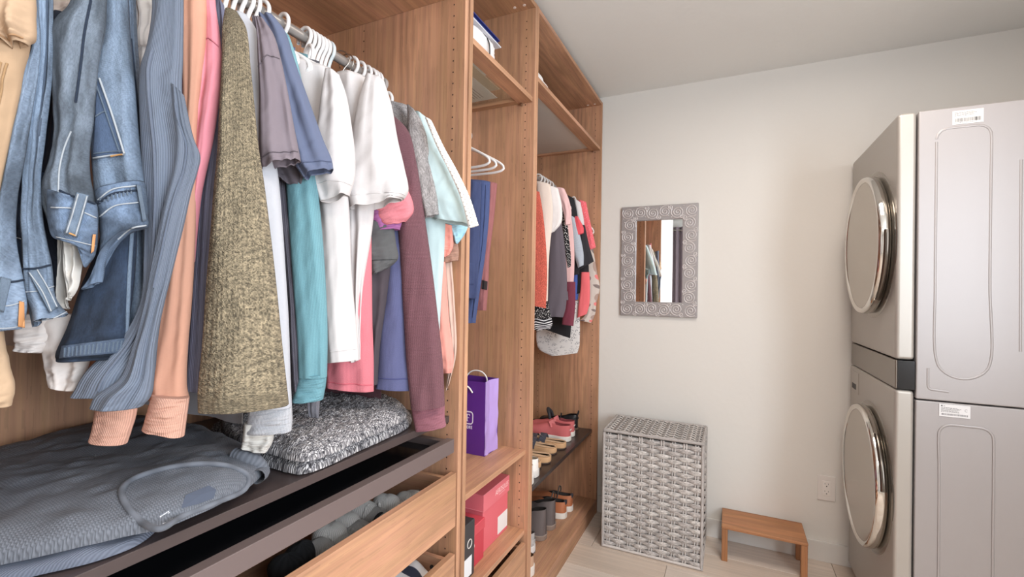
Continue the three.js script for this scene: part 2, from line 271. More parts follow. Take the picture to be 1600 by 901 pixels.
// ---------------------------------------------------------------- washer and dryer tower
{
  const t = thing('laundry_tower', 'tall silver stacked washer and dryer tower with two round doors', 'washing machine');
  const X0 = 1.19, X1 = 1.96, ZF = -1.984, ZK = -2.63, FX = 1.246;
  const SIDE = std(0xa5a0a0, 0.4, { metalness: 0.3 }), FRONT = std(0xb3aea8, 0.4, { metalness: 0.45 });
  part(t, 'lower_cabinet', box(FX, X1, 0.02, 0.921, ZK, ZF - 0.001, 1, 0.004), SIDE); part(t, 'upper_cabinet', box(FX, X1, 0.925, 1.889, ZK, ZF, 1, 0.004), SIDE);
  part(t, 'upper_front', box(X0, FX - 0.003, 1.052, 1.89, ZK, ZF, 1, 0.012), FRONT, 'brushed silver front panel');
  part(t, 'lower_front', box(X0, FX - 0.003, 0.03, 0.951, ZK, ZF, 1, 0.012), FRONT, 'brushed silver front panel');
  const cb = part(t, 'control_band', box(X0 + 0.001, FX - 0.003, 0.953, 1.05, ZK + 0.012, ZF - 0.0015, 1, 0.004), std(0x8a837b, 0.3, { metalness: 0.8 }), 'grey control band with black end cap');
  part(cb, 'end_cap', box(X0 + 0.006, FX - 0.002, 0.953, 1.05, ZF - 0.02, ZF + 0.0005, 1, 0.002), std(0x1d1c1e, 0.18), 'black glossy end cap');
  const dr = part(t, 'detergent_drawer', box(X0 - 0.002, X0 + 0.01, 0.835, 0.93, -2.6, -2.47, 1, 0.003), FRONT); part(dr, 'grip', box(X0 - 0.003, X0 + 0.006, 0.85, 0.875, -2.58, -2.51, 1, 0.002), BLACK, 'dark grip recess');
  const R = 0.268;
  for (const [y, z] of [[1.466, -2.268], [0.562, -2.275]]) {
    const lathe = (pts, seg = 96) => { const g = new THREE.LatheGeometry(pts.map((p) => new THREE.Vector2(...p)), seg); g.rotateZ(Math.PI / 2); g.translate(X0, y, z); return g; };
    const d = part(t, 'door', lathe([[0, 0.042], [R - 0.03, 0.041], [R - 0.02, 0.0385]]), std(0xb5ada3, 0.2, { metalness: 0.8 }), 'round tinted door face');
    part(d, 'door_rim', lathe([[R - 0.021, 0.039], [R - 0.017, 0.044], [R - 0.009, 0.0455], [R - 0.003, 0.043], [R + 0.001, 0.036], [R + 0.002, 0.024], [R, 0.012], [R - 0.012, 0.006]]), CHROME, 'chrome door rim');
    part(d, 'door_seat', lathe([[R - 0.03, 0.006], [R + 0.012, 0.004], [R + 0.02, -0.001]]), std(0x8e8880, 0.25, { metalness: 0.8 }), 'recessed door seat');
    const gp = []; for (let i = 0; i <= 20; i++) { const a = y > 1 ? mix(0.12, -0.9, i / 20) : mix(0.1, 0.85, i / 20); gp.push([X0 - 0.022, y + Math.sin(a) * (R - 0.004), z + Math.cos(a) * (R - 0.004)]); }
    part(d, 'door_grip', tube(gp, 0.011, 40, 10), std(0x6a635c, 0.2, { metalness: 0.9 }), 'dark grip recess in the rim');
  }
  // pressed ribs of the side panels
  const rib = (pts, r = 0.0036) => { const g = tube(pts.map(([x, y]) => V(x, y, 0)), r, 120, 8); g.scale(1, 1, 0.4); g.translate(0, 0, ZF); return g; };
  const corner = (cx, cy, r, a0, a1) => Array.from({ length: 6 }, (_, i) => { const a = mix(a0, a1, i / 5); return [cx + r * Math.cos(a), cy + r * Math.sin(a)]; });
  const PI = Math.PI;
  part(t, 'pressed_rib', rib([...corner(1.325, 1.79, 0.032, PI, PI / 2), [1.36, 1.822], ...corner(1.396, 1.79, 0.032, PI / 2, 0), [1.428, 1.6], [1.428, 1.3], ...corner(1.364, 1.07, 0.068, 0, -PI), [1.293, 1.3], [1.293, 1.6], [1.293, 1.78]]), SIDE);
  part(t, 'pressed_rib', rib([[1.5, 1.1], [1.499, 1.3], [1.498, 1.5], [1.498, 1.7]]), SIDE);
  part(t, 'pressed_rib', rib([[1.277, 1.03], [1.277, 1.0], [1.279, 0.966], [1.284, 0.961], [1.3, 0.959], [1.33, 0.957]]), SIDE);
  part(t, 'pressed_rib', rib([[1.309, 0.3], [1.309, 0.5], [1.308, 0.7], ...corner(1.341, 0.815, 0.035, PI, PI / 2), [1.38, 0.85], ...corner(1.408, 0.818, 0.032, PI / 2, 0), [1.441, 0.7], [1.441, 0.5], [1.441, 0.3]]), SIDE);
  const label = (draw) => std(0xffffff, 0.5, { map: canvasTexture(512, 230, draw) });
  const lines = (g, x, y, w, n, h) => { g.fillStyle = '#5a5a5c'; for (let i = 0; i < n; i++) { let q = x; while (q < x + w * rr(0.7, 1)) { const l = rr(10, 40); g.fillRect(q, y + i * h, l, h * 0.45); q += l + rr(4, 9); } } };
  const bars = (g, x, y, w, h) => { g.fillStyle = '#4c4c50'; for (let q = x; q < x + w;) { const l = rr(1.5, 6); g.fillRect(q, y, l, h); q += l + rr(2, 6); } };
  const sticker = (x0, y0, x1, y1, draw, what) => { const g = new RoundedBoxGeometry(x1 - x0, y1 - y0, 0.0008, 1, 0.0004); const p = g.attributes.position, uv = g.attributes.uv; for (let i = 0; i < p.count; i++) uv.setXY(i, p.getX(i) / (x1 - x0) + 0.5, p.getY(i) / (y1 - y0) + 0.5); g.translate((x0 + x1) / 2, (y0 + y1) / 2, ZF + 0.0006); part(t, 'sticker', g, label(draw), what); };
  sticker(1.332, 1.831, 1.409, 1.8755, (g, w, h) => { g.fillStyle = '#dddcda'; g.fillRect(0, 0, w, h); lines(g, 35, 30, 430, 4, 17); bars(g, 40, 130, 430, 62); g.fillStyle = '#555'; g.fillRect(380, 130, 26, 62); lines(g, 35, 202, 430, 1, 14); }, 'upper white barcode sticker');
  sticker(1.306, 0.8755, 1.384, 0.916, (g, w, h) => { g.fillStyle = '#dcdbdd'; g.fillRect(0, 0, w, h); g.fillStyle = '#444'; g.beginPath(); g.arc(45, 32, 13, 0, 7); g.fill(); g.font = 'bold 26px sans-serif'; g.fillStyle = '#777'; g.fillText('LG', 70, 41); lines(g, 32, 58, 330, 6, 16); g.strokeStyle = '#666'; g.lineWidth = 6; g.beginPath(); g.arc(445, 90, 22, 0.6, 5.6); g.stroke(); bars(g, 40, 168, 430, 34); }, 'lower white barcode sticker');
  for (const [x, z] of [[1.26, -2.04], [1.9, -2.04], [1.26, -2.57], [1.9, -2.57]]) part(t, 'foot', cyl(V(x, 0, z), V(x, 0.03, z), 0.02), BLACK);
  settle(t);
}

// ---------------------------------------------------------------- mirror on the back wall
{
  const t = thing('wall_mirror', 'rectangular wall mirror in pewter frame embossed with spiral scrolls', 'mirror');
  const x0 = 0.117, x1 = 0.523, y0 = 1.138, y1 = 1.748, gx0 = 0.199, gx1 = 0.444, gy0 = 1.2165, gy1 = 1.6675, z = ZB;
  const FR = std(0xa8a3a4, 0.45, { metalness: 0.4 }), DK = std(0xd8d3d3, 0.3, { metalness: 0.45 });
  part(t, 'frame', merged([box(x0, x1, y0, gy0, z, z + 0.02, 1, 0.003), box(x0, x1, gy1, y1, z, z + 0.02, 1, 0.003), box(x0, gx0, gy0 - 0.003, gy1 + 0.003, z, z + 0.02, 1, 0.003), box(gx1, x1, gy0 - 0.003, gy1 + 0.003, z, z + 0.02, 1, 0.003)]), FR, 'pewter coloured embossed frame');
  part(t, 'glass', box(gx0 - 0.003, gx1 + 0.003, gy0 - 0.003, gy1 + 0.003, z, z + 0.009), std(0xf4f4f4, 0.01, { metalness: 1 }), 'mirror glass');
  const spiral = (r, turns, dir, tail) => { const p = []; for (let i = 0; i <= 40; i++) { const k = i / 40, a = dir * k * turns * 6.283 + tail; p.push([Math.cos(a) * r * (0.06 + 0.94 * k), Math.sin(a) * r * (0.06 + 0.94 * k), 0]); } const g = tube(p, 0.003, 70, 6); return g; };
  const variants = [0, 1, 2, 3].map((i) => spiral(0.033, 2.6, i % 2 ? 1 : -1, i * 1.7)), small = [0, 1].map((i) => spiral(0.0125, 1.6, i ? 1 : -1, i * 2));
  const put = (name, g, x, y, s) => { const m = part(t, name, g, DK); m.position.set(x, y, z + 0.0198); m.scale.set(s, s, 1); };
  const cx = (x0 + gx0) / 2, cx2 = (gx1 + x1) / 2, cyT = (gy1 + y1) / 2, cyB = (y0 + gy0) / 2; let k = 0; const dots = [];
  for (let i = 0; i < 9; i++) { const y = mix(y0 + 0.037, y1 - 0.037, i / 8); put('scroll', variants[k++ % 4], cx + (i % 2 ? 0.006 : -0.004), y, 1); put('scroll', variants[k++ % 4], cx2 + (i % 2 ? -0.005 : 0.006), y, 1); }
  for (let i = 1; i < 5; i++) { const x = mix(x0 + 0.041, x1 - 0.041, i / 5); put('scroll', variants[k++ % 4], x, cyT + (i % 2 ? 0.004 : -0.003), 1.02); put('scroll', variants[k++ % 4], x, cyB + (i % 2 ? -0.004 : 0.003), 1.02); }
  for (let i = 0; i < 8; i++) { const y = mix(y0 + 0.075, y1 - 0.075, i / 7); for (const [c, s] of [[cx, 1], [cx2, -1]]) { put('small_scroll', small[k++ % 2], c + 0.027 * (i % 2 ? 1 : -1) * s, y, 1); dots.push([c - 0.03 * (i % 2 ? 1 : -1), y + 0.008], [c - 0.022 * (i % 2 ? 1 : -1), y - 0.012]); } }
  for (let i = 0; i < 5; i++) { const x = mix(x0 + 0.08, x1 - 0.08, i / 4); for (const c of [cyT, cyB]) { put('small_scroll', small[k++ % 2], x, c + 0.026 * (i % 2 ? 1 : -1), 1); dots.push([x + 0.006, c - 0.028 * (i % 2 ? 1 : -1)], [x - 0.012, c - 0.02 * (i % 2 ? 1 : -1)]); } }
  const st = part(t, 'studs', merged(dots.map(([x, y]) => { const g = new THREE.SphereGeometry(0.0036, 8, 6); g.translate(x, y, z + 0.0198); return g; })), DK); st.userData.kind = 'stuff';
  settle(t); t.userData.note = undefined; delete t.userData.note;
}

// ---------------------------------------------------------------- outlet, stool, hamper
{
  const t = thing('wall_outlet', 'white double wall outlet low on wall between stool and tower', 'outlet');
  const p = part(t, 'plate', box(1.07, 1.1425, 0.289, 0.4065, ZB, ZB + 0.006, 1, 0.002), std(0xe9e4e0, 0.4));
  part(t, 'socket_face', box(1.089, 1.1235, 0.314, 0.3825, ZB + 0.004, ZB + 0.0075, 1, 0.002), std(0xefeae6, 0.35));
  for (const y of [0.366, 0.331]) { part(t, 'slot', box(1.0985, 1.1, y, y + 0.007, ZB + 0.007, ZB + 0.0078), BLACK); part(t, 'slot', box(1.112, 1.1135, y, y + 0.006, ZB + 0.007, ZB + 0.0078), BLACK); part(t, 'slot', box(1.104, 1.108, y - 0.01, y - 0.006, ZB + 0.007, ZB + 0.0078), BLACK); }
  settle(t);
}
{
  const t = thing('step_stool', 'low honey brown wooden step stool against the white baseboard', 'stool');
  part(t, 'top_board', box(0.655, 1.006, 0.152, 0.166, -2.64, -2.43, 0, 0.003), WOOD_STOOL, 'worn wooden top board');
  for (const x of [0.6565, 0.979]) for (const z of [-2.462, -2.632]) part(t, 'leg', box(x, x + 0.026, 0, 0.152, z, z + 0.03, 1, 0.002), WOOD_STOOL);
  for (const x of [0.664, 0.984]) part(t, 'side_rail', box(x, x + 0.014, 0.108, 0.151, -2.602, -2.462, 2, 0.002), WOOD_STOOL);
  settle(t);
}
{ // wicker hamper: flat straps woven over pairs of uprights
  const t = thing('wicker_hamper', 'tall grey woven wicker laundry hamper with lid standing on pale floor', 'hamper');
  const x0 = 0.118, x1 = 0.575, z1 = -2.299, z0 = -2.6, y1 = 0.566;
  const cols = [0xe0dad6, 0xd6d0cd, 0xe6e1dd, 0xcfc9c6].map((c) => std(c, 0.6, { bumpMap: woodBump, bumpScale: 0.0004, map: weaveMap.heather })), UP = std(0xd2ccc8, 0.65), LINER = std(0xb5b0ac, 0.95);
  part(t, 'liner', box(x0 + 0.012, x1 - 0.012, 0.012, y1 - 0.006, z0 + 0.012, z1 - 0.012), LINER, 'grey inner box behind the weave');
  // the way round the sides, as a run of points with outward normals
  const W = x1 - x0, D = z1 - z0, turn = 2 * (W + D);
  const at = (s) => { s = ((s % turn) + turn) % turn; if (s < W) return [x0 + s, z1, 0, 1]; s -= W; if (s < D) return [x1, z1 - s, 1, 0]; s -= D; if (s < W) return [x1 - s, z0, 0, -1]; s -= W; return [x0, z0 + s, -1, 0]; };
  const nW = 9, pitchX = W / nW, nD = 6, pitchD = D / nD, stakes = [];
  for (let i = 0; i < nW; i++) stakes.push((i + 0.5) * pitchX); for (let i = 0; i < nD; i++) stakes.push(W + (i + 0.5) * pitchD); for (let i = 0; i < nW; i++) stakes.push(W + D + (i + 0.5) * pitchX); for (let i = 0; i < nD; i++) stakes.push(2 * W + D + (i + 0.5) * pitchD);
  for (const s of stakes) for (const o of [-0.0055, 0.0055]) { const [x, z, nx, nz] = at(s + o); part(t, 'stake', cyl(V(x - nx * 0.006, 0.006, z - nz * 0.006), V(x - nx * 0.006, y1, z - nz * 0.006), 0.0042, 6), UP); }
  const rows = 29, hgt = (y1 - 0.02) / rows, seg = stakes.length * 10;
  const phase = (s) => { s = ((s % turn) + turn) % turn; if (s < W) return s / pitchX; s -= W; if (s < D) return nW + s / pitchD; s -= D; if (s < W) return nW + nD + s / pitchX; s -= W; return 2 * nW + nD + s / pitchD; };
  for (let r = 0; r < rows; r++) {
    const yc = 0.014 + (r + 0.5) * hgt, off = r % 2, jit = rr(-0.001, 0.001);
    const g = grid(seg, 10, (u, v) => {
      const s = u * turn * 0.99999, [x, z, nx, nz] = at(s), c = Math.sin((phase(s) + off) * Math.PI), out = -0.003 + 0.0062 * Math.sign(c) * Math.pow(Math.abs(c), 0.7), b = Math.sin(v * Math.PI), sw = 0.86 + 0.22 * Math.max(0, c);
      return V(x + nx * (out + 0.0024 * b + 0.0012 * Math.abs(Math.sin(v * 9.425))), yc + (0.5 - v) * hgt * sw * 1.08 + jit, z + nz * (out + 0.0024 * b + 0.0012 * Math.abs(Math.sin(v * 9.425))));
    }, (u, v) => [u * 3, v * 0.4 + r * 0.37]);
    part(t, 'strap', g, cols[Math.floor(rnd() * 4)]);
  }
  part(t, 'base_rim', merged([cyl(V(x0, 0.008, z1), V(x1, 0.008, z1), 0.007, 8), cyl(V(x0, 0.008, z0), V(x1, 0.008, z0), 0.007, 8), cyl(V(x0, 0.008, z0), V(x0, 0.008, z1), 0.007, 8), cyl(V(x1, 0.008, z0), V(x1, 0.008, z1), 0.007, 8)]), UP);
  for (const [x, z] of [[x0, z1], [x1, z1], [x0, z0], [x1, z0]]) part(t, 'corner_post', cyl(V(x, 0.004, z), V(x, y1 + 0.004, z), 0.0075, 8), cols[1]);
  const lid = part(t, 'lid', box(x0 + 0.004, x1 - 0.004, y1 + 0.002, y1 + 0.012, z0 + 0.004, z1 - 0.004, 0, 0.003), LINER, 'woven lid');
  const nL = 17;
  for (let i = 0; i < nL; i++) { const zc = mix(z0 + 0.012, z1 - 0.012, i / (nL - 1)), off = i % 2; part(lid, 'lid_strap', grid(120, 3, (u, v) => { const c = Math.sin((u * 12 + off) * Math.PI); return V(mix(x0, x1, u), y1 + 0.0135 + 0.0055 * c + 0.002 * Math.sin(v * Math.PI), zc + (0.5 - v) * -D / nL * (0.9 + 0.12 * c)); }, (u, v) => [u, v * 0.2]), cols[i % 4]); }
  for (let i = 0; i < 12; i++) { const x = x0 + (i + 0.5) * W / 12; part(lid, 'lid_stake', cyl(V(x, y1 + 0.0135, z0 + 0.003), V(x, y1 + 0.0135, z1 - 0.003), 0.0042, 6), UP); }
  part(lid, 'lid_rim', merged([cyl(V(x0, y1 + 0.012, z1), V(x1, y1 + 0.012, z1), 0.008, 8), cyl(V(x0, y1 + 0.012, z0), V(x1, y1 + 0.012, z0), 0.008, 8), cyl(V(x0, y1 + 0.012, z0), V(x0, y1 + 0.012, z1), 0.008, 8), cyl(V(x1, y1 + 0.012, z0), V(x1, y1 + 0.012, z1), 0.008, 8)]), cols[3]);
  settle(t);
}

// ---------------------------------------------------------------- clothes
// A hanging piece of cloth: rows of [left x, left y, right x, right y] as seen, laid on an upright plane that stands at its own depth in the
// wardrobe (anchor a = [x, X], turned by A degrees from the rail's cross direction), with thickness th, folds f (metres) and k folds across.
function surf(rows, o) {
  const A = (o.A ?? 40) * Math.PI / 180, e = V(Math.cos(A), 0, -Math.sin(A)), n = V(Math.sin(A), 0, Math.cos(A)), my = rows[rows.length >> 1][1];
  const c = n.dot(on(0, o.a[1], o.a[0], my)), flat = (x, y) => { const r = ray(x, y), t = (c - n.dot(CAM)) / n.dot(r); return r.multiplyScalar(t).add(CAM); };
  const L = new THREE.CatmullRomCurve3(rows.map((r) => flat(r[0], r[1])), false, 'centripetal'), R = new THREE.CatmullRomCurve3(rows.map((r) => flat(r[2], r[3])), false, 'centripetal');
  const th = o.th ?? 0.022, f = o.f ?? 0.006, k = o.k ?? 2.2, w = o.w ?? 0.0028, s = o.s ?? Math.floor(rnd() * 900), p1 = rnd() * 6, p2 = rnd() * 6, bend = o.bend ?? 0.5;
  const S = (u, v, off = 0, back = 1) => {
    const a = L.getPoint(clamp(v)), b = R.getPoint(clamp(v)), W = a.distanceTo(b), q = Math.sqrt(Math.max(0, 1 - (2 * u - 1) ** 2)), H = Math.min(th, W * 0.42) * (o.round ? Math.min(1, Math.sqrt(v / o.round + 0.02)) : 1);
    const env = Math.min(1, 4 * u * (1 - u) * 1.6 + 0.15), g = mix(0.45, 1, v);
    const fold = 1.15 * N2(u * k * 1.7 + p1 * 7 + 0.5 * v, v * 1.6 + p2, s) + 0.55 * N2(u * k * 3.6 + p2 * 9 - 0.8 * v, v * 2.6 + p1, s + 1);
    const wr = N2(u * W * 42 + s, v * 9 + s) + 0.6 * N2(u * W * 90 + v * 14, v * 17 + s, 3);
    return a.lerp(b, u).addScaledVector(n, (back * H * Math.pow(q, 0.85) + off) + env * (f * g * fold + w * wr)).setY(a.y + (v > 0.96 ? 0.25 * f * fold : 0));
  };
  const vm = (v) => L.getPoint(v).distanceTo(R.getPoint(v));
  S.len = (L.getLength() + R.getLength()) / 2; S.wid = (vm(0.1) + vm(0.5) + vm(0.9)) / 3; S.n = n; S.e = e; return S;
}
function shell(S, m, nu = 40, nv = 56, open = true) {
  const tile = m.userData.tile || 0.06, rows = [], lean = 0.0022;
  const ring = (v, inset, up) => { const r = []; for (let i = 0; i <= nu; i++) { const ph = i / nu * 2 * Math.PI, u = 0.5 - 0.5 * Math.cos(ph), back = Math.sin(ph) >= 0 ? 1 : -0.8, uu = inset ? mix(u, 0.5, Math.min(0.12, inset / Math.max(S.wid, 0.01))) : u; const p = S(uu, v, -back * inset, back); if (up) p.y += up; r.push([p, (Math.sin(ph) >= 0 ? u : -u) * S.wid / tile, v * S.len / tile]); } return r; };
  for (let j = 0; j <= nv; j++) rows.push(ring(j / nv, 0, 0));
  if (open) { rows.push(ring(1, lean * 0.6, -0.0006), ring(1, lean, 0.002), ring(0.985, lean, 0), ring(0.88, lean * 1.5, 0)); }
  const pos = [], uv = [], idx = [], col = [], cs = Math.floor(S.wid * 1e5) % 97; for (const [j, r] of rows.entries()) for (const [i, [p, a, b]] of r.entries()) { pos.push(p.x, p.y, p.z); uv.push(a, b); const u = 0.5 - 0.5 * Math.cos(i / nu * 6.2832), v = j / nv, c = clamp(0.5 + 0.36 * N2(u * 3.2 + cs, v * 3.5 + cs, 61) + 0.2 * N2(u * 12, v * 16 + cs, 62) + 0.3 * Math.exp(-(((u - 0.5) / 0.24) ** 2)), 0.3, 1.15); col.push(c, c, c); }
  for (let j = 0; j < rows.length - 1; j++) for (let i = 0; i < nu; i++) { const a = j * (nu + 1) + i, c = a + nu + 1; idx.push(a, c, a + 1, a + 1, c, c + 1); }
  for (const [j, flip] of [[0, 0], [rows.length - 1, 1]]) { const c = pos.length / 3, o = j * (nu + 1), P = V(0, 0, 0); for (let i = 0; i < nu; i++) P.add(rows[j][i][0]); P.divideScalar(nu); pos.push(P.x, P.y, P.z); uv.push(0, 0); col.push(0.6, 0.6, 0.6); for (let i = 0; i < nu; i++) flip ? idx.push(c, o + i + 1, o + i) : idx.push(c, o + i, o + i + 1); }
  const g = new THREE.BufferGeometry(); g.setAttribute('position', new THREE.Float32BufferAttribute(pos, 3)); g.setAttribute('uv', new THREE.Float32BufferAttribute(uv, 2)); if (m.vertexColors) g.setAttribute('color', new THREE.Float32BufferAttribute(col, 3)); g.setIndex(idx); g.computeVertexNormals(); return g;
}
// a piece of cloth sewn on: follows the surface S between u0..u1 and v0..v1 (skew tilts it), raised by off with turned-down edges
function patch(S, u0, u1, v0, v1, off = 0.0025, m, skew = 0, nu = 16, nv = 12) {
  const tile = m?.userData.tile || 0.05, e = (x, q) => clamp((x * (q + 2) - 1) / q);
  return grid(nu + 2, nv + 2, (a, b) => { const u = e(a, nu), v = e(b, nv), edge = a === 0 || b === 0 || a === 1 || b === 1; return S(clamp(mix(u0, u1, u) + skew * (v - 0.5), 0.001, 0.999), mix(v0, v1, v), edge ? -0.001 : off); }, (a, b) => [a * (u1 - u0) * S.wid / tile, b * (v1 - v0) * S.len / tile]);
}
const seam = (S, pts, r = 0.0009, off = 0.0006) => tube(Array.from({ length: 24 }, (_, i) => { const t = i / 23 * (pts.length - 1), k = Math.min(pts.length - 2, Math.floor(t)), q = t - k; return S(mix(pts[k][0], pts[k + 1][0], q), mix(pts[k][1], pts[k + 1][1], q), off); }), r, 48, 5);
const stitchM = std(0x9ea3a9, 0.8), goldStitch = std(0xb98a55, 0.8), darkSeam = (c) => fabric(c, 'plain');
// finds where the sight line through a pixel meets a piece of cloth, so that sewn-on details sit on its surface
const caster = new THREE.Raycaster(); let lastHit = null;
function hit(mesh, x, y, off = 0) { const d = ray(x, y).normalize(); caster.set(CAM, d); const h = caster.intersectObject(mesh, false)[0]; if (h) lastHit = CAM.distanceTo(h.point); return CAM.clone().addScaledVector(d, (lastHit ?? 0.8) - off); }
function sewn(mesh, name, q, m, off = 0.0025, label, nu = 10, nv = 14) {   // q: four corners, clockwise from top left
  hit(mesh, (q[0][0] + q[2][0]) / 2, (q[0][1] + q[2][1]) / 2); const e = (x, n) => clamp((x * (n + 2) - 1) / n), tile = m.userData.tile || 0.05;
  return part(mesh, name, grid(nu + 2, nv + 2, (a, b) => { const u = e(a, nu), v = e(b, nv), edge = a === 0 || b === 0 || a === 1 || b === 1; return hit(mesh, mix(mix(q[0][0], q[1][0], u), mix(q[3][0], q[2][0], u), v), mix(mix(q[0][1], q[1][1], u), mix(q[3][1], q[2][1], u), v), edge ? -0.0015 : off); }, (a, b) => [a * 0.06 / tile, b * 0.1 / tile]), m, label);
}
function stitch(mesh, pts, m = stitchM, r = 0.0007, off = 0.0008) {
  hit(mesh, ...pts[pts.length >> 1]); const c = new THREE.CatmullRomCurve3(pts.map(([x, y]) => V(x, y, 0))), n = 26;
  return part(mesh, 'stitching', tube(c.getPoints(n).map((p) => hit(mesh, p.x, p.y, off)), r, 50, 5), m);
}
const C1 = 'clothes hanging in the largest wardrobe unit', C2 = 'trousers hanging in the middle unit', C3 = 'clothes hanging in the farthest unit';
// the rest of a garment, running back from its front edge along the hanger
let railCount = 0;
function backBody(t, p) {
  const b = new THREE.Box3().setFromObject(t.children[0]), z = -0.36 - 0.0318 * railCount++, y0 = new THREE.Box3().setFromObject(t).min.y + 0.03, x0 = -0.5, x1 = -0.15, ph = rnd() * 6, tile = p.m.userData.tile || 0.06;
  part(t, 'back_body', grid(36, 24, (u, v) => { const a = u * 6.2832, k = 0.5 - 0.5 * Math.cos(a), x = mix(x0, x1, k), top = 1.815 - 0.35 * Math.abs(x + 0.29); return V(x, mix(top, y0, v), z + Math.sin(a) * 0.009 + 0.006 * v * Math.sin(x * 40 + ph + v)); }, (u, v) => [Math.abs(u - 0.5) * 0.7 / tile, v * (1.8 - y0) / tile]), p.m);
}
function garment(name, label, category, group, pieces) {
  const t = thing(name, label, category, group);
  for (const p of pieces) {
    const S = surf(p.rows, p), m = part(t, p.n, shell(S, p.m, p.nu ?? 40, p.nv ?? 56, p.open ?? true), p.m, p.label);
    if (p.more) p.more(S, m);
  }
  if (group === C1 && category !== 'jeans' && category !== 'trousers') backBody(t, pieces[0]);
  return settle(t);
}

const DENIM_LIGHT = fabric(0x8c9fb6, 'denim'), DENIM_MID = fabric(0x71829a, 'denim'), DENIM_GREY = fabric(0x77838f, 'denim'), DENIM_DARK = fabric(0x2f3f57, 'denim'), DENIM_NAVY = fabric(0x222838, 'denim'), LINING = fabric(0xd6d2cc), LEATHER = std(0xc88f5f, 0.6);
const WORN = {}; const worn = (c) => WORN[c] ??= (() => { const m = new THREE.MeshPhysicalMaterial({ color: c, roughness: 0.95, map: weaveMap.denim, bumpMap: weaveBump.denim, bumpScale: 0.0005, side: THREE.DoubleSide, vertexColors: true }); m.userData.tile = 0.05; return m; })();   // denim that is washed out where it rubs
const lean = (S, mat) => (m, u0, u1, v0, v1, off, skew) => part(m, 'belt_loop', patch(S, u0, u1, v0, v1, off, mat, skew, 6, 10), mat);

// fuzzy loop yarn for the chunky tan jumper
const loopMap = texture(512, 512, (u, v) => { const c = u * 22 + 0.25 * (fbm(u * 12, v * 12, 12, 12, 33) - 0.5), f = c - Math.floor(c), a = Math.sin(f * Math.PI), b = vn(u * 22 * 1.0, v * 44, 22, 44, 31), d = fbm(u * 90, v * 90, 90, 90, 32, 3), k = 0.66 + 0.09 * a * (0.5 + b) + 0.16 * (b - 0.5) + 0.7 * (d - 0.45); return [0.655 * k, 0.595 * k, 0.49 * k]; });
const loopBump = texture(512, 512, (u, v) => { const c = u * 22 + 0.25 * (fbm(u * 12, v * 12, 12, 12, 33) - 0.5), f = c - Math.floor(c); return clamp(0.2 * Math.sin(f * Math.PI) * (0.4 + vn(u * 22, v * 44, 22, 44, 31)) + 0.8 * fbm(u * 90, v * 90, 90, 90, 32, 3) - 0.2); }, false);
const LOOP = new THREE.MeshPhysicalMaterial({ color: 0xffffff, roughness: 1, map: loopMap, bumpMap: loopBump, bumpScale: 0.003, side: THREE.DoubleSide }); LOOP.userData.tile = 0.12;

garment('trousers', 'tan cotton trousers folded over at the far left end of the rail', 'trousers', C1, [
  { n: 'folded_leg', rows: [[-30, -60, 52, -60], [-30, 0, 54, 0], [-30, 30, 54, 30], [-24, 52, 54, 58], [-4, 66, 44, 70]], a: [30, 0.0], A: 50, th: 0.03, f: 0.012, k: 2.4, s: 3, m: fabric(0xb99c80), more: (S, m) => { part(m, 'seam', seam(S, [[0.1, 0.86], [0.5, 0.95], [0.9, 0.9]], 0.0012), fabric(0xb08a66)); } },
  { n: 'leg', rows: [[-40, -40, 50, -40], [-40, 60, 46, 70], [-40, 100, 37, 105], [-40, 140, 30, 145], [-40, 190, 21, 190], [-40, 250, 9, 250], [-40, 290, 1, 290], [-40, 330, -8, 330]], a: [20, -0.02], A: 50, th: 0.02, m: fabric(0xb09376), more: (S, m) => { part(m, 'seam', seam(S, [[0.72, 0.3], [0.62, 0.55], [0.6, 0.75]], 0.0012), fabric(0xa98762)); part(m, 'seam', seam(S, [[0.82, 0.3], [0.74, 0.55], [0.72, 0.75]], 0.0012), fabric(0xa98762)); } },
  { n: 'hem', rows: [[-40, 470, 0, 470], [-40, 530, 6, 530], [-40, 570, 14, 570], [-40, 611, 22, 609], [-40, 634, 17, 634]], a: [10, -0.07], A: 50, th: 0.014, m: fabric(0xbda083) },
]);
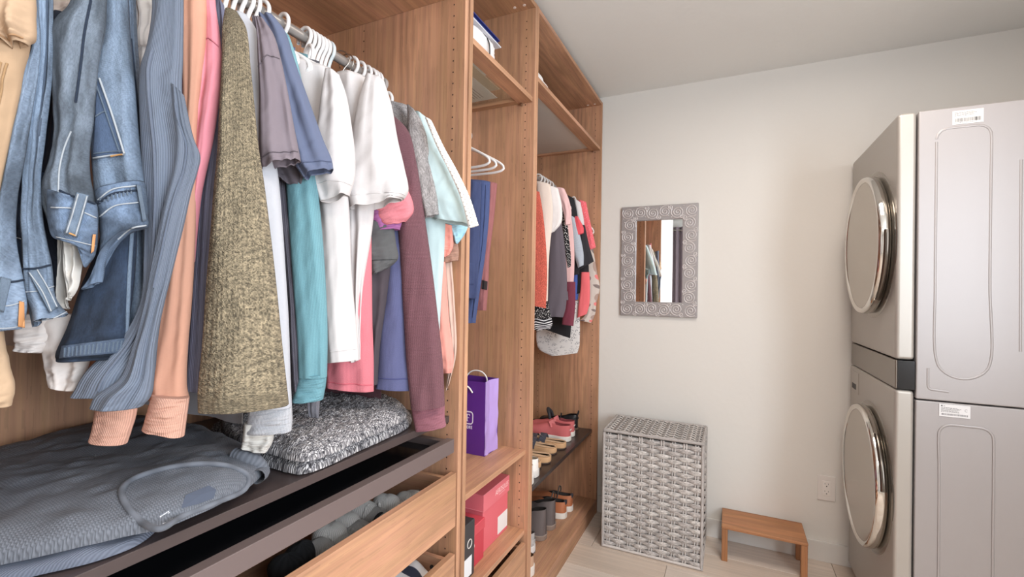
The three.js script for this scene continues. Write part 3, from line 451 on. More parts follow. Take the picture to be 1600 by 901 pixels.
garment('jeans', 'pale blue jeans hung upside down, waistbands lowest, beside the tan trousers', 'jeans', C1, [
  { n: 'seat', rows: [[10, 270, 70, 270], [14, 330, 66, 330], [18, 377, 66, 380], [20, 450, 66, 450]], a: [40, -0.07], A: 48, th: 0.012, m: DENIM_DARK, more: (S, m) => { sewn(m, 'pocket', [[26, 316], [49, 330], [50, 374], [26, 370]], DENIM_DARK, 0.004); stitch(m, [[26, 371], [38, 374], [50, 374]], stitchM, 0.0008, 0.005); } },
  { n: 'leg', rows: [[40, -60, 62, -60], [46, 0, 60, 0], [48, 67, 63, 60], [38, 110, 60, 110], [15, 187, 48, 187], [-2, 250, 38, 250], [-12, 310, 28, 305], [-20, 370, 25, 370], [-20, 430, 37, 440], [-20, 480, 42, 480], [-20, 518, 34, 514]], a: [30, -0.03], A: 50, th: 0.026, f: 0.007, m: worn(0x9db1cb), more: (S, m) => { stitch(m, [[0, 440], [20, 440], [37, 437]], DENIM_DARK, 0.0012); stitch(m, [[0, 479], [20, 476], [38, 470]]); sewn(m, 'belt_loop', [[1, 432], [18, 436], [6, 488], [-8, 484]], DENIM_LIGHT, 0.006); sewn(m, 'leather_patch', [[30, 470], [38, 472], [39, 512], [28, 510]], LEATHER, 0.003, 'tan leather patch'); stitch(m, [[0, 513], [18, 512], [33, 509]]); } },
  { n: 'leg', rows: [[60, -60, 84, -60], [60, 0, 83, 0], [61, 97, 83, 97], [52, 150, 79, 150], [44, 213, 72, 213], [36, 283, 64, 283], [34, 330, 68, 347], [34, 390, 79, 413], [38, 445, 88, 470], [50, 507, 106, 490]], a: [65, -0.035], A: 50, th: 0.028, f: 0.007, m: worn(0x9db1cb), more: (S, m) => { stitch(m, [[74, 0], [74, 60], [68, 140], [58, 230]], DENIM_MID, 0.0012); stitch(m, [[36, 420], [58, 419], [79, 414]], DENIM_DARK, 0.0013); stitch(m, [[40, 456], [62, 454], [84, 447]]); sewn(m, 'belt_loop', [[43, 424], [60, 420], [91, 480], [78, 489]], DENIM_LIGHT, 0.006); stitch(m, [[46, 426], [66, 455], [80, 486]], stitchM, 0.0007, 0.0068); stitch(m, [[58, 421], [74, 448], [89, 479]], stitchM, 0.0007, 0.0068); stitch(m, [[53, 502], [80, 498], [104, 487]]); } },
]);
garment('shirt', 'beige grey shirt glimpsed between two pairs of jeans at top left', 'shirt', C1, [
  { n: 'collar', rows: [[80, -30, 130, -30], [82, 10, 128, 8], [84, 35, 118, 32], [84, 60, 108, 55]], a: [100, -0.12], A: 45, th: 0.012, m: fabric(0xb9aca4) },
  { n: 'body', rows: [[16, 490, 84, 490], [24, 530, 78, 530], [25, 546, 66, 552]], a: [60, -0.11], A: 45, th: 0.01, f: 0.006, m: fabric(0xd3cac5), label: 'pale hem below the jeans' },
  { n: 'body', rows: [[56, 490, 150, 490], [64, 540, 146, 540], [70, 575, 138, 575], [77, 604, 127, 609]], a: [100, -0.1], A: 45, th: 0.012, f: 0.008, m: fabric(0xd8cfca), label: 'pale hem below the jeans' },
]);
garment('jeans', 'dark navy jeans in the shade between light and grey blue jeans', 'jeans', C1, [
  { n: 'leg', rows: [[70, 20, 100, 20], [70, 120, 96, 120], [62, 200, 90, 200], [56, 300, 84, 300], [64, 400, 100, 400], [80, 470, 112, 470]], a: [85, -0.09], A: 48, th: 0.018, m: DENIM_NAVY },
]);
garment('jeans', 'faded grey blue jeans with torn pocket lining hanging out', 'jeans', C1, [
  { n: 'leg', rows: [[115, -60, 168, -60], [112, 10, 165, 5], [85, 48, 163, 40], [84, 110, 154, 90], [86, 170, 149, 140], [88, 215, 145, 190], [80, 255, 140, 240], [68, 285, 142, 280], [66, 310, 150, 315], [78, 350, 151, 345]], a: [120, -0.03], A: 48, th: 0.034, f: 0.012, k: 1.6, w: 0.0028, s: 11, nu: 64, nv: 110, m: worn(0x8996a6), more: (S, m) => { stitch(m, [[142, 0], [132, 50], [126, 100], [118, 160]], DENIM_DARK, 0.0014); stitch(m, [[111, 205], [100, 232], [93, 262], [91, 300]], stitchM, 0.0009); } },
  { n: 'waistband', rows: [[76, 296, 150, 318], [76, 322, 152, 335], [78, 350, 152, 358], [86, 372, 151, 385], [118, 378, 146, 402], [130, 388, 134, 417]], a: [115, -0.01], A: 48, th: 0.03, m: worn(0x8095b2), more: (S, m) => { stitch(m, [[92, 297], [110, 305], [148, 318]], DENIM_DARK, 0.0013); stitch(m, [[80, 324], [115, 326], [150, 340]], stitchM, 0.0009); sewn(m, 'belt_loop', [[119, 300], [139, 305], [121, 371], [100, 365]], DENIM_LIGHT, 0.006); stitch(m, [[122, 303], [113, 335], [104, 363]], stitchM, 0.0008, 0.007); stitch(m, [[136, 306], [127, 338], [118, 368]], stitchM, 0.0008, 0.007); stitch(m, [[108, 364], [113, 366], [118, 368]], goldStitch, 0.001, 0.007); stitch(m, [[88, 370], [115, 376], [148, 384]]); sewn(m, 'leather_patch', [[145, 366], [150, 366], [147, 392], [142, 396]], LEATHER, 0.003, 'tan leather patch edge'); } },
  { n: 'pocket_lining', rows: [[100, 362, 120, 370], [98, 390, 128, 392], [100, 420, 128, 420], [104, 450, 122, 452], [106, 470, 112, 466]], a: [112, -0.03], A: 48, th: 0.008, f: 0.012, m: LINING, label: 'off-white pocket lining' },
  { n: 'pocket_lining', rows: [[90, 370, 104, 372], [90, 420, 102, 420], [88, 460, 103, 470], [92, 482, 106, 480]], a: [96, -0.045], A: 48, th: 0.008, f: 0.008, m: fabric(0xa7a39e), label: 'grey rolled pocket lining' },
]);
garment('jeans', 'blue jeans folded double with dark leg and frayed hem showing below', 'jeans', C1, [
  { n: 'leg', rows: [[166, 310, 214, 310], [155, 380, 213, 380], [128, 448, 208, 448], [108, 510, 200, 510], [90, 553, 196, 549], [92, 563, 190, 558]], a: [160, -0.05], A: 46, th: 0.024, m: worn(0x3a4a63), label: 'dark blue leg', more: (S, m) => { sewn(m, 'hem', [[96, 540], [199, 527], [197, 550], [92, 560]], worn(0x71839e), 0.003, 'frayed faded hem', 24, 8); for (let q = 0; q < 15; q++) stitch(m, [[101 + q * 6.4, 543 - q * 0.8], [101 + q * 6.3, 550 - q * 0.8], [100 + q * 6.3, 557 - q * 0.7]], DENIM_LIGHT, 0.0011, 0.003); stitch(m, [[206, 362], [202, 430], [198, 520]], DENIM_LIGHT, 0.0024, 0.001); } },
  { n: 'leg', rows: [[196, -30, 212, -30], [196, 40, 214, 45], [200, 150, 222, 150], [204, 250, 230, 250], [206, 350, 232, 350], [203, 430, 235, 430], [199, 490, 235, 490], [196, 516, 233, 516], [196, 546, 220, 546]], a: [215, -0.06], A: 46, th: 0.02, m: worn(0x9db1cb), label: 'light blue outer leg', more: (S, m) => part(m, 'seam', seam(S, [[0.12, 0.4], [0.1, 0.7], [0.1, 0.97]], 0.002), stitchM) },
  { n: 'leg', rows: [[163, -60, 203, -60], [162, 0, 200, 0], [162, 35, 204, 60], [154, 85, 208, 110], [149, 130, 212, 160], [146, 180, 217, 220], [145, 240, 225, 285], [148, 290, 229, 310], [152, 340, 229, 345]], a: [188, -0.03], A: 46, th: 0.032, f: 0.008, k: 1.3, w: 0.0024, s: 23, nu: 56, nv: 110, m: worn(0x8fa2ba), more: (S, m) => { sewn(m, 'pocket', [[152, 124], [156, 122], [194, 242], [144, 246]], worn(0x5c7090), 0.0035, 'dark blue back pocket', 18, 24); stitch(m, [[155, 122], [174, 176], [194, 240]], stitchM, 0.0013, 0.0045); stitch(m, [[151, 134], [168, 184], [187, 238]], DENIM_LIGHT, 0.0009, 0.0045); stitch(m, [[194, 241], [170, 243], [146, 247]], stitchM, 0.0012, 0.0045); stitch(m, [[192, 236], [170, 237], [147, 240]], DENIM_LIGHT, 0.0009, 0.0045); stitch(m, [[173, 244], [184, 242], [192, 241]], goldStitch, 0.0011, 0.0055); stitch(m, [[149, 182], [158, 176], [166, 173]], DENIM_LIGHT, 0.0009, 0.0045); stitch(m, [[205, 60], [212, 130], [220, 220]], DENIM_DARK, 0.0012); } },
  { n: 'waistband', rows: [[151, 300, 226, 284], [152, 318, 230, 312], [154, 336, 230, 332], [156, 350, 230, 355], [158, 392, 204, 358], [150, 432, 172, 384], [128, 452, 160, 440]], a: [190, -0.005], A: 46, th: 0.026, f: 0.004, m: worn(0x8095b2), more: (S, m) => { stitch(m, [[153, 312], [175, 296], [212, 290]], stitchM, 0.001); stitch(m, [[153, 318], [175, 303], [214, 297]], DENIM_DARK, 0.0014); stitch(m, [[156, 338], [178, 322], [216, 316]], stitchM, 0.0009); stitch(m, [[228, 352], [205, 357], [184, 374]], stitchM, 0.0011); sewn(m, 'belt_loop', [[213, 288], [220, 290], [229, 344], [223, 346]], DENIM_LIGHT, 0.006); for (let q = 0; q < 9; q++) stitch(m, [[157 + q * 6, 309 - q * 1.9], [157 + q * 6, 313 - q * 1.9], [157 + q * 6, 317 - q * 1.8]], DENIM_LIGHT, 0.001, 0.001); } },
]);
garment('shirt', 'light grey collared shirt between blue jeans and ribbed zip jacket', 'shirt', C1, [
  { n: 'body', rows: [[185, -50, 232, -50], [190, 0, 250, 6], [200, 40, 250, 30], [206, 80, 236, 75], [208, 150, 226, 130]], a: [225, -0.1], A: 40, th: 0.016, m: fabric(0xbfbcbc), more: (S, m) => part(m, 'collar', patch(S, 0.55, 0.99, 0.28, 0.75, 0.006, fabric(0xd0cdcc)), fabric(0xd0cdcc)) },
]);
const BLUEGREY = fabric(0x6d7686, 'rib');
garment('zip_jacket', 'grey blue ribbed zip jacket with long bent sleeve', 'jacket', C1, [
  { n: 'body', rows: [[225, -60, 286, -60], [238, 0, 287, 0], [230, 75, 286, 90], [220, 110, 285, 150], [219, 160, 298, 205], [222, 240, 306, 245], [226, 330, 292, 320], [225, 400, 274, 400], [220, 470, 256, 470], [196, 520, 246, 530], [140, 575, 240, 582], [112, 617, 230, 612]], a: [250, -0.01], A: 46, th: 0.03, f: 0.009, k: 1.8, s: 5, nu: 60, nv: 90, m: BLUEGREY, more: (S, m) => part(m, 'zip', seam(S, [[0.3, 0.2], [0.35, 0.6], [0.4, 0.97]], 0.0022), fabric(0x646c7c)) },
  { n: 'sleeve', rows: [[268, 130, 288, 150], [272, 180, 302, 214], [276, 215, 313, 245], [272, 262, 308, 270], [262, 300, 299, 300], [250, 350, 288, 350], [238, 410, 273, 410], [225, 480, 258, 470], [208, 540, 244, 540], [188, 590, 241, 592], [150, 618, 236, 618], [142, 636, 224, 634]], a: [270, 0.018], A: 48, th: 0.022, f: 0.006, s: 8, nu: 56, nv: 90, m: BLUEGREY, more: (S, m) => part(m, 'seam', seam(S, [[0.3, 0.05], [0.5, 0.2], [0.4, 0.6]], 0.0014), fabric(0x626b7c)) },
]);
const SALMON = fabric(0xcc977f), SALMON_RIB = fabric(0xd7a591, 'rib');
garment('sweatshirt', 'salmon orange sweatshirt with two ribbed cuffs hanging low', 'sweatshirt', C1, [
  { n: 'sleeve', rows: [[285, -60, 320, -60], [285, 0, 323, 0], [284, 67, 322, 67], [286, 160, 311, 160], [280, 230, 307, 230], [274, 300, 307, 300], [262, 400, 304, 400], [252, 480, 299, 480], [244, 540, 294, 540], [236, 600, 292, 600], [234, 622, 296, 624]], a: [295, -0.07], A: 46, th: 0.032, f: 0.007, k: 1.4, m: SALMON, more: (S, m) => part(m, 'seam', seam(S, [[0.02, 0.985], [0.5, 0.98], [0.98, 0.985]], 0.0016), fabric(0xd98f74)) },
  { n: 'cuff', rows: [[238, 616, 296, 620], [230, 645, 292, 650], [223, 669, 288, 680]], a: [262, -0.07], A: 46, th: 0.022, f: 0.002, m: SALMON_RIB },
  { n: 'sleeve', rows: [[160, 520, 225, 520], [155, 580, 220, 580], [152, 630, 214, 630]], a: [185, -0.1], A: 46, th: 0.024, m: SALMON },
  { n: 'cuff', rows: [[150, 626, 214, 624], [150, 640, 214, 640], [146, 665, 206, 670], [140, 687, 199, 691]], a: [178, -0.1], A: 46, th: 0.022, f: 0.002, m: SALMON_RIB },
]);
garment('jumper', 'rose pink jumper between salmon sweatshirt and tan chunky jumper', 'jumper', C1, [
  { n: 'sleeve', rows: [[316, -60, 336, -60], [316, 0, 337, 8], [314, 40, 343, 50], [311, 107, 347, 107], [304, 160, 342, 160], [298, 220, 333, 220], [292, 300, 316, 300], [290, 350, 310, 350], [289, 410, 305, 410]], a: [325, -0.06], A: 42, th: 0.026, f: 0.006, m: fabric(0xd98893), more: (S, m) => part(m, 'seam', seam(S, [[0.1, 0.3], [0.5, 0.29], [0.95, 0.31]], 0.001), fabric(0xc77280)) },
]);
garment('shirt', 'mauve grey ribbed shirt half hidden behind the tan chunky jumper', 'shirt', C1, [
  { n: 'sleeve', rows: [[336, -10, 350, 8], [336, 40, 354, 44], [334, 100, 353, 100], [328, 180, 348, 180], [318, 240, 342, 250], [308, 300, 338, 300], [302, 360, 334, 360], [300, 405, 330, 407], [296, 480, 326, 480], [290, 560, 320, 560], [287, 607, 316, 612]], a: [326, -0.09], A: 42, th: 0.024, m: fabric(0x75758a, 'rib') },
]);
garment('jumper', 'chunky tan loop knit jumper with wide hanging sleeve', 'jumper', C1, [
  { n: 'sleeve', rows: [[352, 14, 370, 18], [348, 40, 384, 42], [347, 100, 391, 100], [344, 160, 397, 160], [341, 230, 404, 230], [336, 290, 413, 290], [330, 370, 423, 370], [324, 440, 431, 440], [317, 540, 441, 540], [310, 615, 449, 610], [311, 641, 451, 630]], a: [385, -0.01], A: 44, th: 0.038, f: 0.007, k: 1.2, w: 0.003, s: 31, nu: 120, nv: 160, m: LOOP },
]);
garment('long_sleeved_top', 'light grey long sleeved top with ribbed hem between tan jumper and mauve tee', 'top', C1, [
  { n: 'sleeve', rows: [[366, 20, 386, 24], [376, 45, 402, 50], [378, 100, 406, 105], [382, 200, 421, 200], [388, 270, 434, 270], [392, 330, 440, 330], [394, 420, 446, 420], [393, 500, 451, 500], [390, 580, 454, 590], [389, 634, 456, 634]], a: [420, -0.05], A: 42, th: 0.026, f: 0.005, m: fabric(0xb9b9bf) },
  { n: 'ribbed_hem', rows: [[391, 630, 456, 630], [387, 655, 457, 655], [383, 677, 456, 672]], a: [420, -0.048], A: 42, th: 0.02, f: 0.003, m: fabric(0xbdbdc2, 'rib') },
  { n: 'inner_hem', rows: [[382, 660, 430, 660], [379, 688, 426, 690], [377, 699, 417, 706]], a: [405, -0.06], A: 42, th: 0.014, f: 0.008, m: fabric(0xc9c5bf), label: 'cream inner hem' },
]);
const TAUPE = fabric(0x7d7279);
garment('tee_shirt', 'mauve brown tee shirt with short hemmed sleeve', 'tee shirt', C1, [
  { n: 'body', rows: [[394, 28, 408, 28], [400, 90, 420, 90], [404, 200, 440, 200], [420, 262, 476, 256], [440, 284, 474, 288]], a: [430, -0.09], A: 40, th: 0.018, f: 0.014, m: fabric(0x5e575e) },
  { n: 'sleeve', rows: [[398, 26, 412, 30], [402, 60, 428, 55], [403, 90, 438, 88], [405, 140, 449, 140], [405, 200, 460, 200], [406, 245, 467, 235], [410, 264, 470, 252]], a: [430, -0.025], A: 42, th: 0.028, f: 0.011, k: 2.6, m: TAUPE, more: (S, m) => { part(m, 'hem_seam', seam(S, [[0.02, 0.88], [0.5, 0.87], [0.98, 0.87]], 0.001), fabric(0x5e555b)); part(m, 'shoulder_seam', seam(S, [[0.05, 0.4], [0.5, 0.35], [0.95, 0.36]], 0.001), fabric(0x645b61)); } },
]);
garment('long_sleeved_top', 'charcoal waffle knit top beside the teal jumper', 'top', C1, [
  { n: 'sleeve', rows: [[428, 240, 450, 250], [432, 300, 456, 310], [440, 370, 461, 370], [447, 450, 469, 450], [452, 530, 475, 540], [456, 611, 479, 609]], a: [458, -0.08], A: 40, th: 0.022, m: fabric(0x56525c, 'waffle') },
]);
garment('tee_shirt', 'slate blue tee shirt over the teal jumper', 'tee shirt', C1, [
  { n: 'sleeve', rows: [[404, 24, 430, 28], [412, 48, 446, 50], [422, 93, 460, 93], [436, 160, 484, 160], [450, 220, 506, 220], [460, 255, 518, 248], [474, 277, 521, 263]], a: [470, -0.03], A: 40, th: 0.03, f: 0.011, k: 2.6, m: fabric(0x626a83), more: (S, m) => { part(m, 'hem_seam', seam(S, [[0.02, 0.88], [0.5, 0.88], [0.98, 0.9]], 0.001), fabric(0x535b75)); } },
]);
garment('jumper', 'teal blue textured jumper with hem band', 'jumper', C1, [
  { n: 'collar', rows: [[440, 46, 452, 56], [446, 75, 462, 85], [454, 108, 472, 128]], a: [456, -0.1], A: 38, th: 0.014, m: fabric(0x86b3bd, 'twill') },
  { n: 'sleeve', rows: [[444, 230, 488, 240], [448, 300, 497, 300], [453, 370, 504, 367], [458, 440, 509, 440], [464, 520, 512, 520], [467, 588, 511, 588]], a: [482, -0.055], A: 40, th: 0.028, f: 0.005, m: fabric(0x74a3ae, 'twill') },
  { n: 'hem_band', rows: [[468, 584, 511, 584], [464, 602, 509, 602], [456, 627, 505, 623]], a: [485, -0.053], A: 40, th: 0.026, f: 0.003, m: fabric(0x6f9eaa, 'twill') },
]);
garment('long_sleeved_top', 'thin dark grey ribbed sleeve between teal jumper and white tee', 'top', C1, [
  { n: 'sleeve', rows: [[486, 250, 503, 256], [490, 320, 507, 320], [494, 400, 510, 400], [497, 500, 513, 500], [480, 625, 500, 628], [482, 650, 498, 652]], a: [500, -0.09], A: 38, th: 0.02, m: fabric(0x77757c, 'rib') },
]);
const WHITE = fabric(0xd2cccb);
garment('tee_shirt', 'white tee shirt, nearer of the two beside slate blue tee', 'tee shirt', C1, [
  { n: 'body', rows: [[450, 92, 526, 114], [458, 150, 530, 150], [470, 210, 536, 210], [480, 270, 540, 270], [496, 330, 546, 330], [500, 420, 549, 420], [505, 500, 556, 500], [512, 566, 561, 560]], a: [520, -0.07], A: 34, th: 0.02, f: 0.008, k: 1.6, nu: 50, m: WHITE, more: (S, m) => part(m, 'hem_seam', seam(S, [[0.2, 0.96], [0.6, 0.96], [0.98, 0.96]], 0.001), fabric(0xd8d2d1)) },
  { n: 'sleeve', rows: [[508, 108, 530, 117], [503, 140, 541, 148], [497, 190, 550, 200], [490, 240, 555, 244], [488, 280, 554, 280], [500, 312, 546, 306]], a: [526, -0.025], A: 38, th: 0.036, f: 0.009, k: 1.6, m: WHITE, more: (S, m) => part(m, 'hem_seam', seam(S, [[0.02, 0.86], [0.5, 0.85], [0.98, 0.88]], 0.001), fabric(0xd8d2d1)) },
]);
garment('tee_shirt', 'white tee shirt with wavy sleeve hem, next to burgundy jumper', 'tee shirt', C1, [
  { n: 'body', rows: [[526, 114, 572, 122], [532, 170, 580, 170], [538, 250, 586, 250], [540, 320, 585, 322], [544, 370, 580, 370], [548, 450, 567, 450], [550, 510, 564, 510], [548, 566, 565, 560]], a: [565, -0.07], A: 34, th: 0.02, f: 0.008, m: WHITE },
  { n: 'sleeve', rows: [[572, 118, 600, 126], [562, 150, 612, 165], [552, 200, 622, 220], [544, 260, 632, 262], [538, 300, 638, 300], [546, 325, 628, 316]], a: [590, -0.02], A: 38, th: 0.042, f: 0.013, k: 2.4, m: WHITE, more: (S, m) => part(m, 'hem_seam', seam(S, [[0.02, 0.88], [0.5, 0.86], [0.98, 0.88]], 0.001), fabric(0xd8d2d1)) },
]);
garment('tee_shirt', 'coral pink tee shirt showing below the white tees', 'tee shirt', C1, [
  { n: 'body', rows: [[500, 330, 580, 330], [505, 420, 581, 420], [508, 500, 582, 500], [510, 560, 584, 560], [510, 605, 584, 611]], a: [560, -0.085], A: 36, th: 0.022, f: 0.006, m: fabric(0xdf7f8a, 'twill'), more: (S, m) => part(m, 'hem_seam', seam(S, [[0.05, 0.94], [0.5, 0.94], [0.98, 0.945]], 0.0012), fabric(0xcf6472)) },
  { n: 'sleeve', rows: [[580, 296, 634, 290], [580, 320, 645, 315], [584, 340, 646, 332], [600, 355, 634, 348]], a: [615, -0.045], A: 36, th: 0.03, f: 0.006, m: fabric(0xe98d96, 'twill'), label: 'rolled coral sleeve' },
]);
garment('tee_shirt', 'magenta purple tee shirt, only its sleeve hem showing under coral sleeve', 'tee shirt', C1, [
  { n: 'sleeve', rows: [[572, 320, 622, 325], [576, 345, 628, 346], [580, 362, 625, 358]], a: [602, -0.06], A: 36, th: 0.022, m: fabric(0xa5659a) },
]);
garment('tee_shirt', 'charcoal grey tee shirt with rolled sleeve beside the indigo top', 'tee shirt', C1, [
  { n: 'body', rows: [[566, 400, 612, 410], [568, 470, 604, 470], [570, 540, 594, 540], [572, 600, 590, 600]], a: [588, -0.09], A: 36, th: 0.018, f: 0.008, m: fabric(0x4d444a) },
  { n: 'sleeve', rows: [[572, 345, 615, 350], [572, 380, 619, 380], [574, 405, 622, 404], [577, 433, 606, 420]], a: [598, -0.065], A: 36, th: 0.024, f: 0.006, m: fabric(0x5a5a5b), more: (S, m) => part(m, 'hem_seam', seam(S, [[0.02, 0.7], [0.5, 0.7], [0.98, 0.7]], 0.001), fabric(0x3c3c3d)) },
]);
garment('long_sleeved_top', 'indigo violet plain top left of the burgundy jumper', 'top', C1, [
  { n: 'sleeve', rows: [[598, 320, 644, 325], [604, 400, 646, 400], [600, 460, 647, 460], [592, 530, 649, 530], [587, 606, 651, 608]], a: [625, -0.06], A: 36, th: 0.028, f: 0.005, m: fabric(0x64678f, 'twill'), more: (S, m) => part(m, 'hem_seam', seam(S, [[0.03, 0.94], [0.5, 0.94], [0.98, 0.94]], 0.0012), fabric(0x4c4f80)) },
]);
garment('jumper', 'burgundy brown knit jumper with long ribbed cuff', 'jumper', C1, [
  { n: 'sleeve', rows: [[594, 172, 612, 178], [604, 200, 638, 205], [612, 260, 651, 255], [620, 340, 664, 340], [626, 417, 675, 417], [631, 500, 685, 500], [635, 567, 692, 567], [642, 638, 695, 632]], a: [655, -0.01], A: 36, th: 0.03, f: 0.004, k: 1.2, m: fabric(0x80565e, 'knit') },
  { n: 'cuff', rows: [[642, 633, 695, 629], [645, 652, 695, 648], [649, 673, 697, 664]], a: [668, -0.008], A: 36, th: 0.024, f: 0.002, m: fabric(0x9c6470, 'rib') },
]);
garment('tee_shirt', 'heather grey tee shirt between burgundy jumper and aqua blouse', 'tee shirt', C1, [
  { n: 'body', rows: [[600, 157, 642, 168], [608, 195, 652, 200], [630, 260, 662, 260], [640, 340, 668, 340]], a: [636, -0.08], A: 28, th: 0.016, m: fabric(0xa19c9c, 'heather') },
  { n: 'sleeve', rows: [[636, 164, 658, 188], [638, 210, 668, 215], [646, 260, 675, 260], [654, 310, 684, 312], [662, 342, 686, 335]], a: [664, -0.01], A: 34, th: 0.026, m: fabric(0xa8a2a1, 'heather') },
]);
const dots = printed((g, w, h) => { g.fillStyle = '#f3efe9'; g.fillRect(0, 0, w, h); g.fillStyle = '#b3aaa0'; for (const [x, y] of [[64, 64], [192, 192]]) { g.beginPath(); g.arc(x, y, 34, 0, 7); g.fill(); } }, 0.011, 256);
const AQUA = fabric(0xbfd3d5);
garment('blouse', 'pale aqua blouse with dotted lace band along the wide sleeve', 'blouse', C1, [
  { n: 'body', rows: [[640, 300, 697, 320], [648, 400, 694, 400], [655, 460, 690, 460], [664, 520, 687, 520], [674, 556, 687, 550]], a: [676, -0.02], A: 32, th: 0.018, f: 0.005, m: AQUA },
  { n: 'sleeve', rows: [[648, 174, 672, 192], [653, 220, 688, 224], [660, 270, 706, 262], [668, 315, 727, 312], [680, 342, 742, 355]], a: [696, 0.02], A: 36, th: 0.032, f: 0.006, m: AQUA },
  { n: 'lace_band', rows: [[664, 184, 675, 190], [682, 228, 694, 230], [702, 268, 714, 266], [720, 310, 734, 308], [732, 356, 748, 352]], a: [704, 0.065], A: 36, th: 0.008, f: 0.001, k: 1, m: dots, label: 'white lace band with small dots' },
  { n: 'sleeve_lining', rows: [[694, 334, 736, 334], [698, 352, 732, 352], [706, 368, 726, 366], [711, 380, 716, 380]], a: [714, 0.005], A: 36, th: 0.006, f: 0.006, m: fabric(0xa9d3e2), label: 'light blue inside of the sleeve' },
]);
garment('long_sleeved_top', 'peach pink top behind the aqua blouse at the rail end', 'top', C1, [
  { n: 'sleeve', rows: [[684, 350, 706, 352], [687, 380, 708, 385], [690, 403, 702, 398]], a: [698, -0.01], A: 30, th: 0.014, m: fabric(0xe9988b) },
  { n: 'body', rows: [[676, 400, 696, 410], [680, 500, 702, 500], [685, 560, 709, 560], [690, 582, 706, 582]], a: [696, -0.015], A: 30, th: 0.014, m: fabric(0xe99a8d) },
]);
garment('tee_shirt', 'taupe brown tee shirt, last on the rail against the side panel', 'tee shirt', C1, [
  { n: 'sleeve', rows: [[692, 366, 712, 366], [692, 390, 717, 392], [690, 412, 716, 406]], a: [706, -0.012], A: 28, th: 0.012, m: fabric(0xa5806f) },
  { n: 'body', rows: [[690, 405, 706, 408], [696, 480, 711, 480], [702, 550, 713, 552], [696, 612, 702, 600]], a: [704, -0.02], A: 28, th: 0.01, m: fabric(0xd0b4a6), label: 'pale taupe body' },
]);

// middle unit
const NAVY = fabric(0x414c74, 'twill'), ROSE = fabric(0xa4696a, 'twill');
garment('trousers', 'navy blue trousers, shorter fold nearest the photographer', 'trousers', C2, [
  { n: 'leg', rows: [[716, 279, 752, 284], [716, 350, 750, 350], [714, 420, 748, 420], [714, 464, 745, 466]], a: [740, -0.13], A: 20, th: 0.018, f: 0.008, k: 3, m: NAVY, more: (S, m) => part(m, 'pocket', patch(S, 0.5, 0.85, 0.62, 0.84, 0.003, NAVY), NAVY) },
]);
garment('trousers', 'navy blue trousers, longer pair beside the dusty rose ones', 'trousers', C2, [
  { n: 'leg', rows: [[736, 281, 766, 284], [736, 340, 764, 340], [734, 400, 758, 400], [730, 460, 749, 460], [726, 505, 743, 504]], a: [754, -0.12], A: 20, th: 0.018, f: 0.006, m: fabric(0x4b5a88, 'twill'), more: (S, m) => part(m, 'seam', seam(S, [[0.8, 0.03], [0.78, 0.5], [0.75, 0.95]], 0.0012), fabric(0x2d3658)) },
]);
garment('trousers', 'dusty rose trousers hanging in the middle wardrobe unit', 'trousers', C2, [
  { n: 'leg', rows: [[758, 284, 777, 287], [756, 340, 772, 340], [750, 400, 765, 400], [746, 440, 763, 445], [745, 484, 760, 485]], a: [764, -0.11], A: 20, th: 0.016, m: ROSE, more: (S, m) => part(m, 'belt_loop', patch(S, 0.5, 0.95, 0.72, 0.8, 0.004, fabric(0x2a2224)), fabric(0x2a2224), 'dark belt end') },
]);

// farthest unit
const floral = printed((g, w, h) => { g.fillStyle = '#dcd9d8'; g.fillRect(0, 0, w, h); for (let i = 0; i < 34; i++) { const x = rr(0, w), y = rr(0, h); g.strokeStyle = g.fillStyle = ['#8f8e92', '#77767b', '#a7a5a8'][i % 3]; g.lineWidth = 4; g.beginPath(); g.arc(x, y, rr(8, 16), rr(0, 3), rr(3.5, 6)); g.stroke(); g.beginPath(); g.arc(x + rr(-14, 14), y + rr(-14, 14), rr(3, 7), 0, 7); g.fill(); } }, 0.12);
const zig = printed((g, w, h) => { g.fillStyle = '#1d1c22'; g.fillRect(0, 0, w, h); g.strokeStyle = '#e9e7ea'; g.lineWidth = 16; for (let y = -20; y < h + 60; y += 42) { g.beginPath(); g.moveTo(0, y); g.lineTo(w / 2, y + 34); g.lineTo(w, y); g.stroke(); } }, 0.07);
const speckle = printed((g, w, h) => { g.fillStyle = '#17161a'; g.fillRect(0, 0, w, h); g.fillStyle = '#e6e2e0'; for (let i = 0; i < 60; i++) { g.beginPath(); g.ellipse(rr(0, w), rr(0, h), rr(4, 11), rr(4, 9), rr(0, 3), 0, 7); g.fill(); } }, 0.05);
const coralPrint = printed((g, w, h) => { g.fillStyle = '#f4717b'; g.fillRect(0, 0, w, h); g.fillStyle = '#f9c3c2'; for (let i = 0; i < 26; i++) { g.fillRect(rr(0, w), rr(0, h), rr(10, 26), rr(4, 9)); } }, 0.06);
const kaftanPrint = printed((g, w, h) => { g.fillStyle = '#d8ccc4'; g.fillRect(0, 0, w, h); for (let i = 0; i < 16; i++) { g.fillStyle = ['#8d7f7c', '#f0ebe6', '#b59c92', '#f08a88'][i % 4]; g.beginPath(); g.ellipse(rr(0, w), rr(0, h), rr(14, 40), rr(8, 22), rr(0, 3), 0, 7); g.fill(); } }, 0.16);
const bluePrint = printed((g, w, h) => { g.fillStyle = '#c4cdd8'; g.fillRect(0, 0, w, h); g.fillStyle = '#8e99a8'; for (let y = 0; y < h; y += 32) g.fillRect(0, y, w, 8); }, 0.03);
const INK = fabric(0x29282c), small = { nu: 28, nv: 32, w: 0.001, f: 0.004, A: 12 };
const far = (name, label, category, list) => garment(name, label, category, C3, list.map(([n, m, px, X, rows, more]) => ({ n, m, a: [px, X], rows, th: 0.016, ...small, more })));
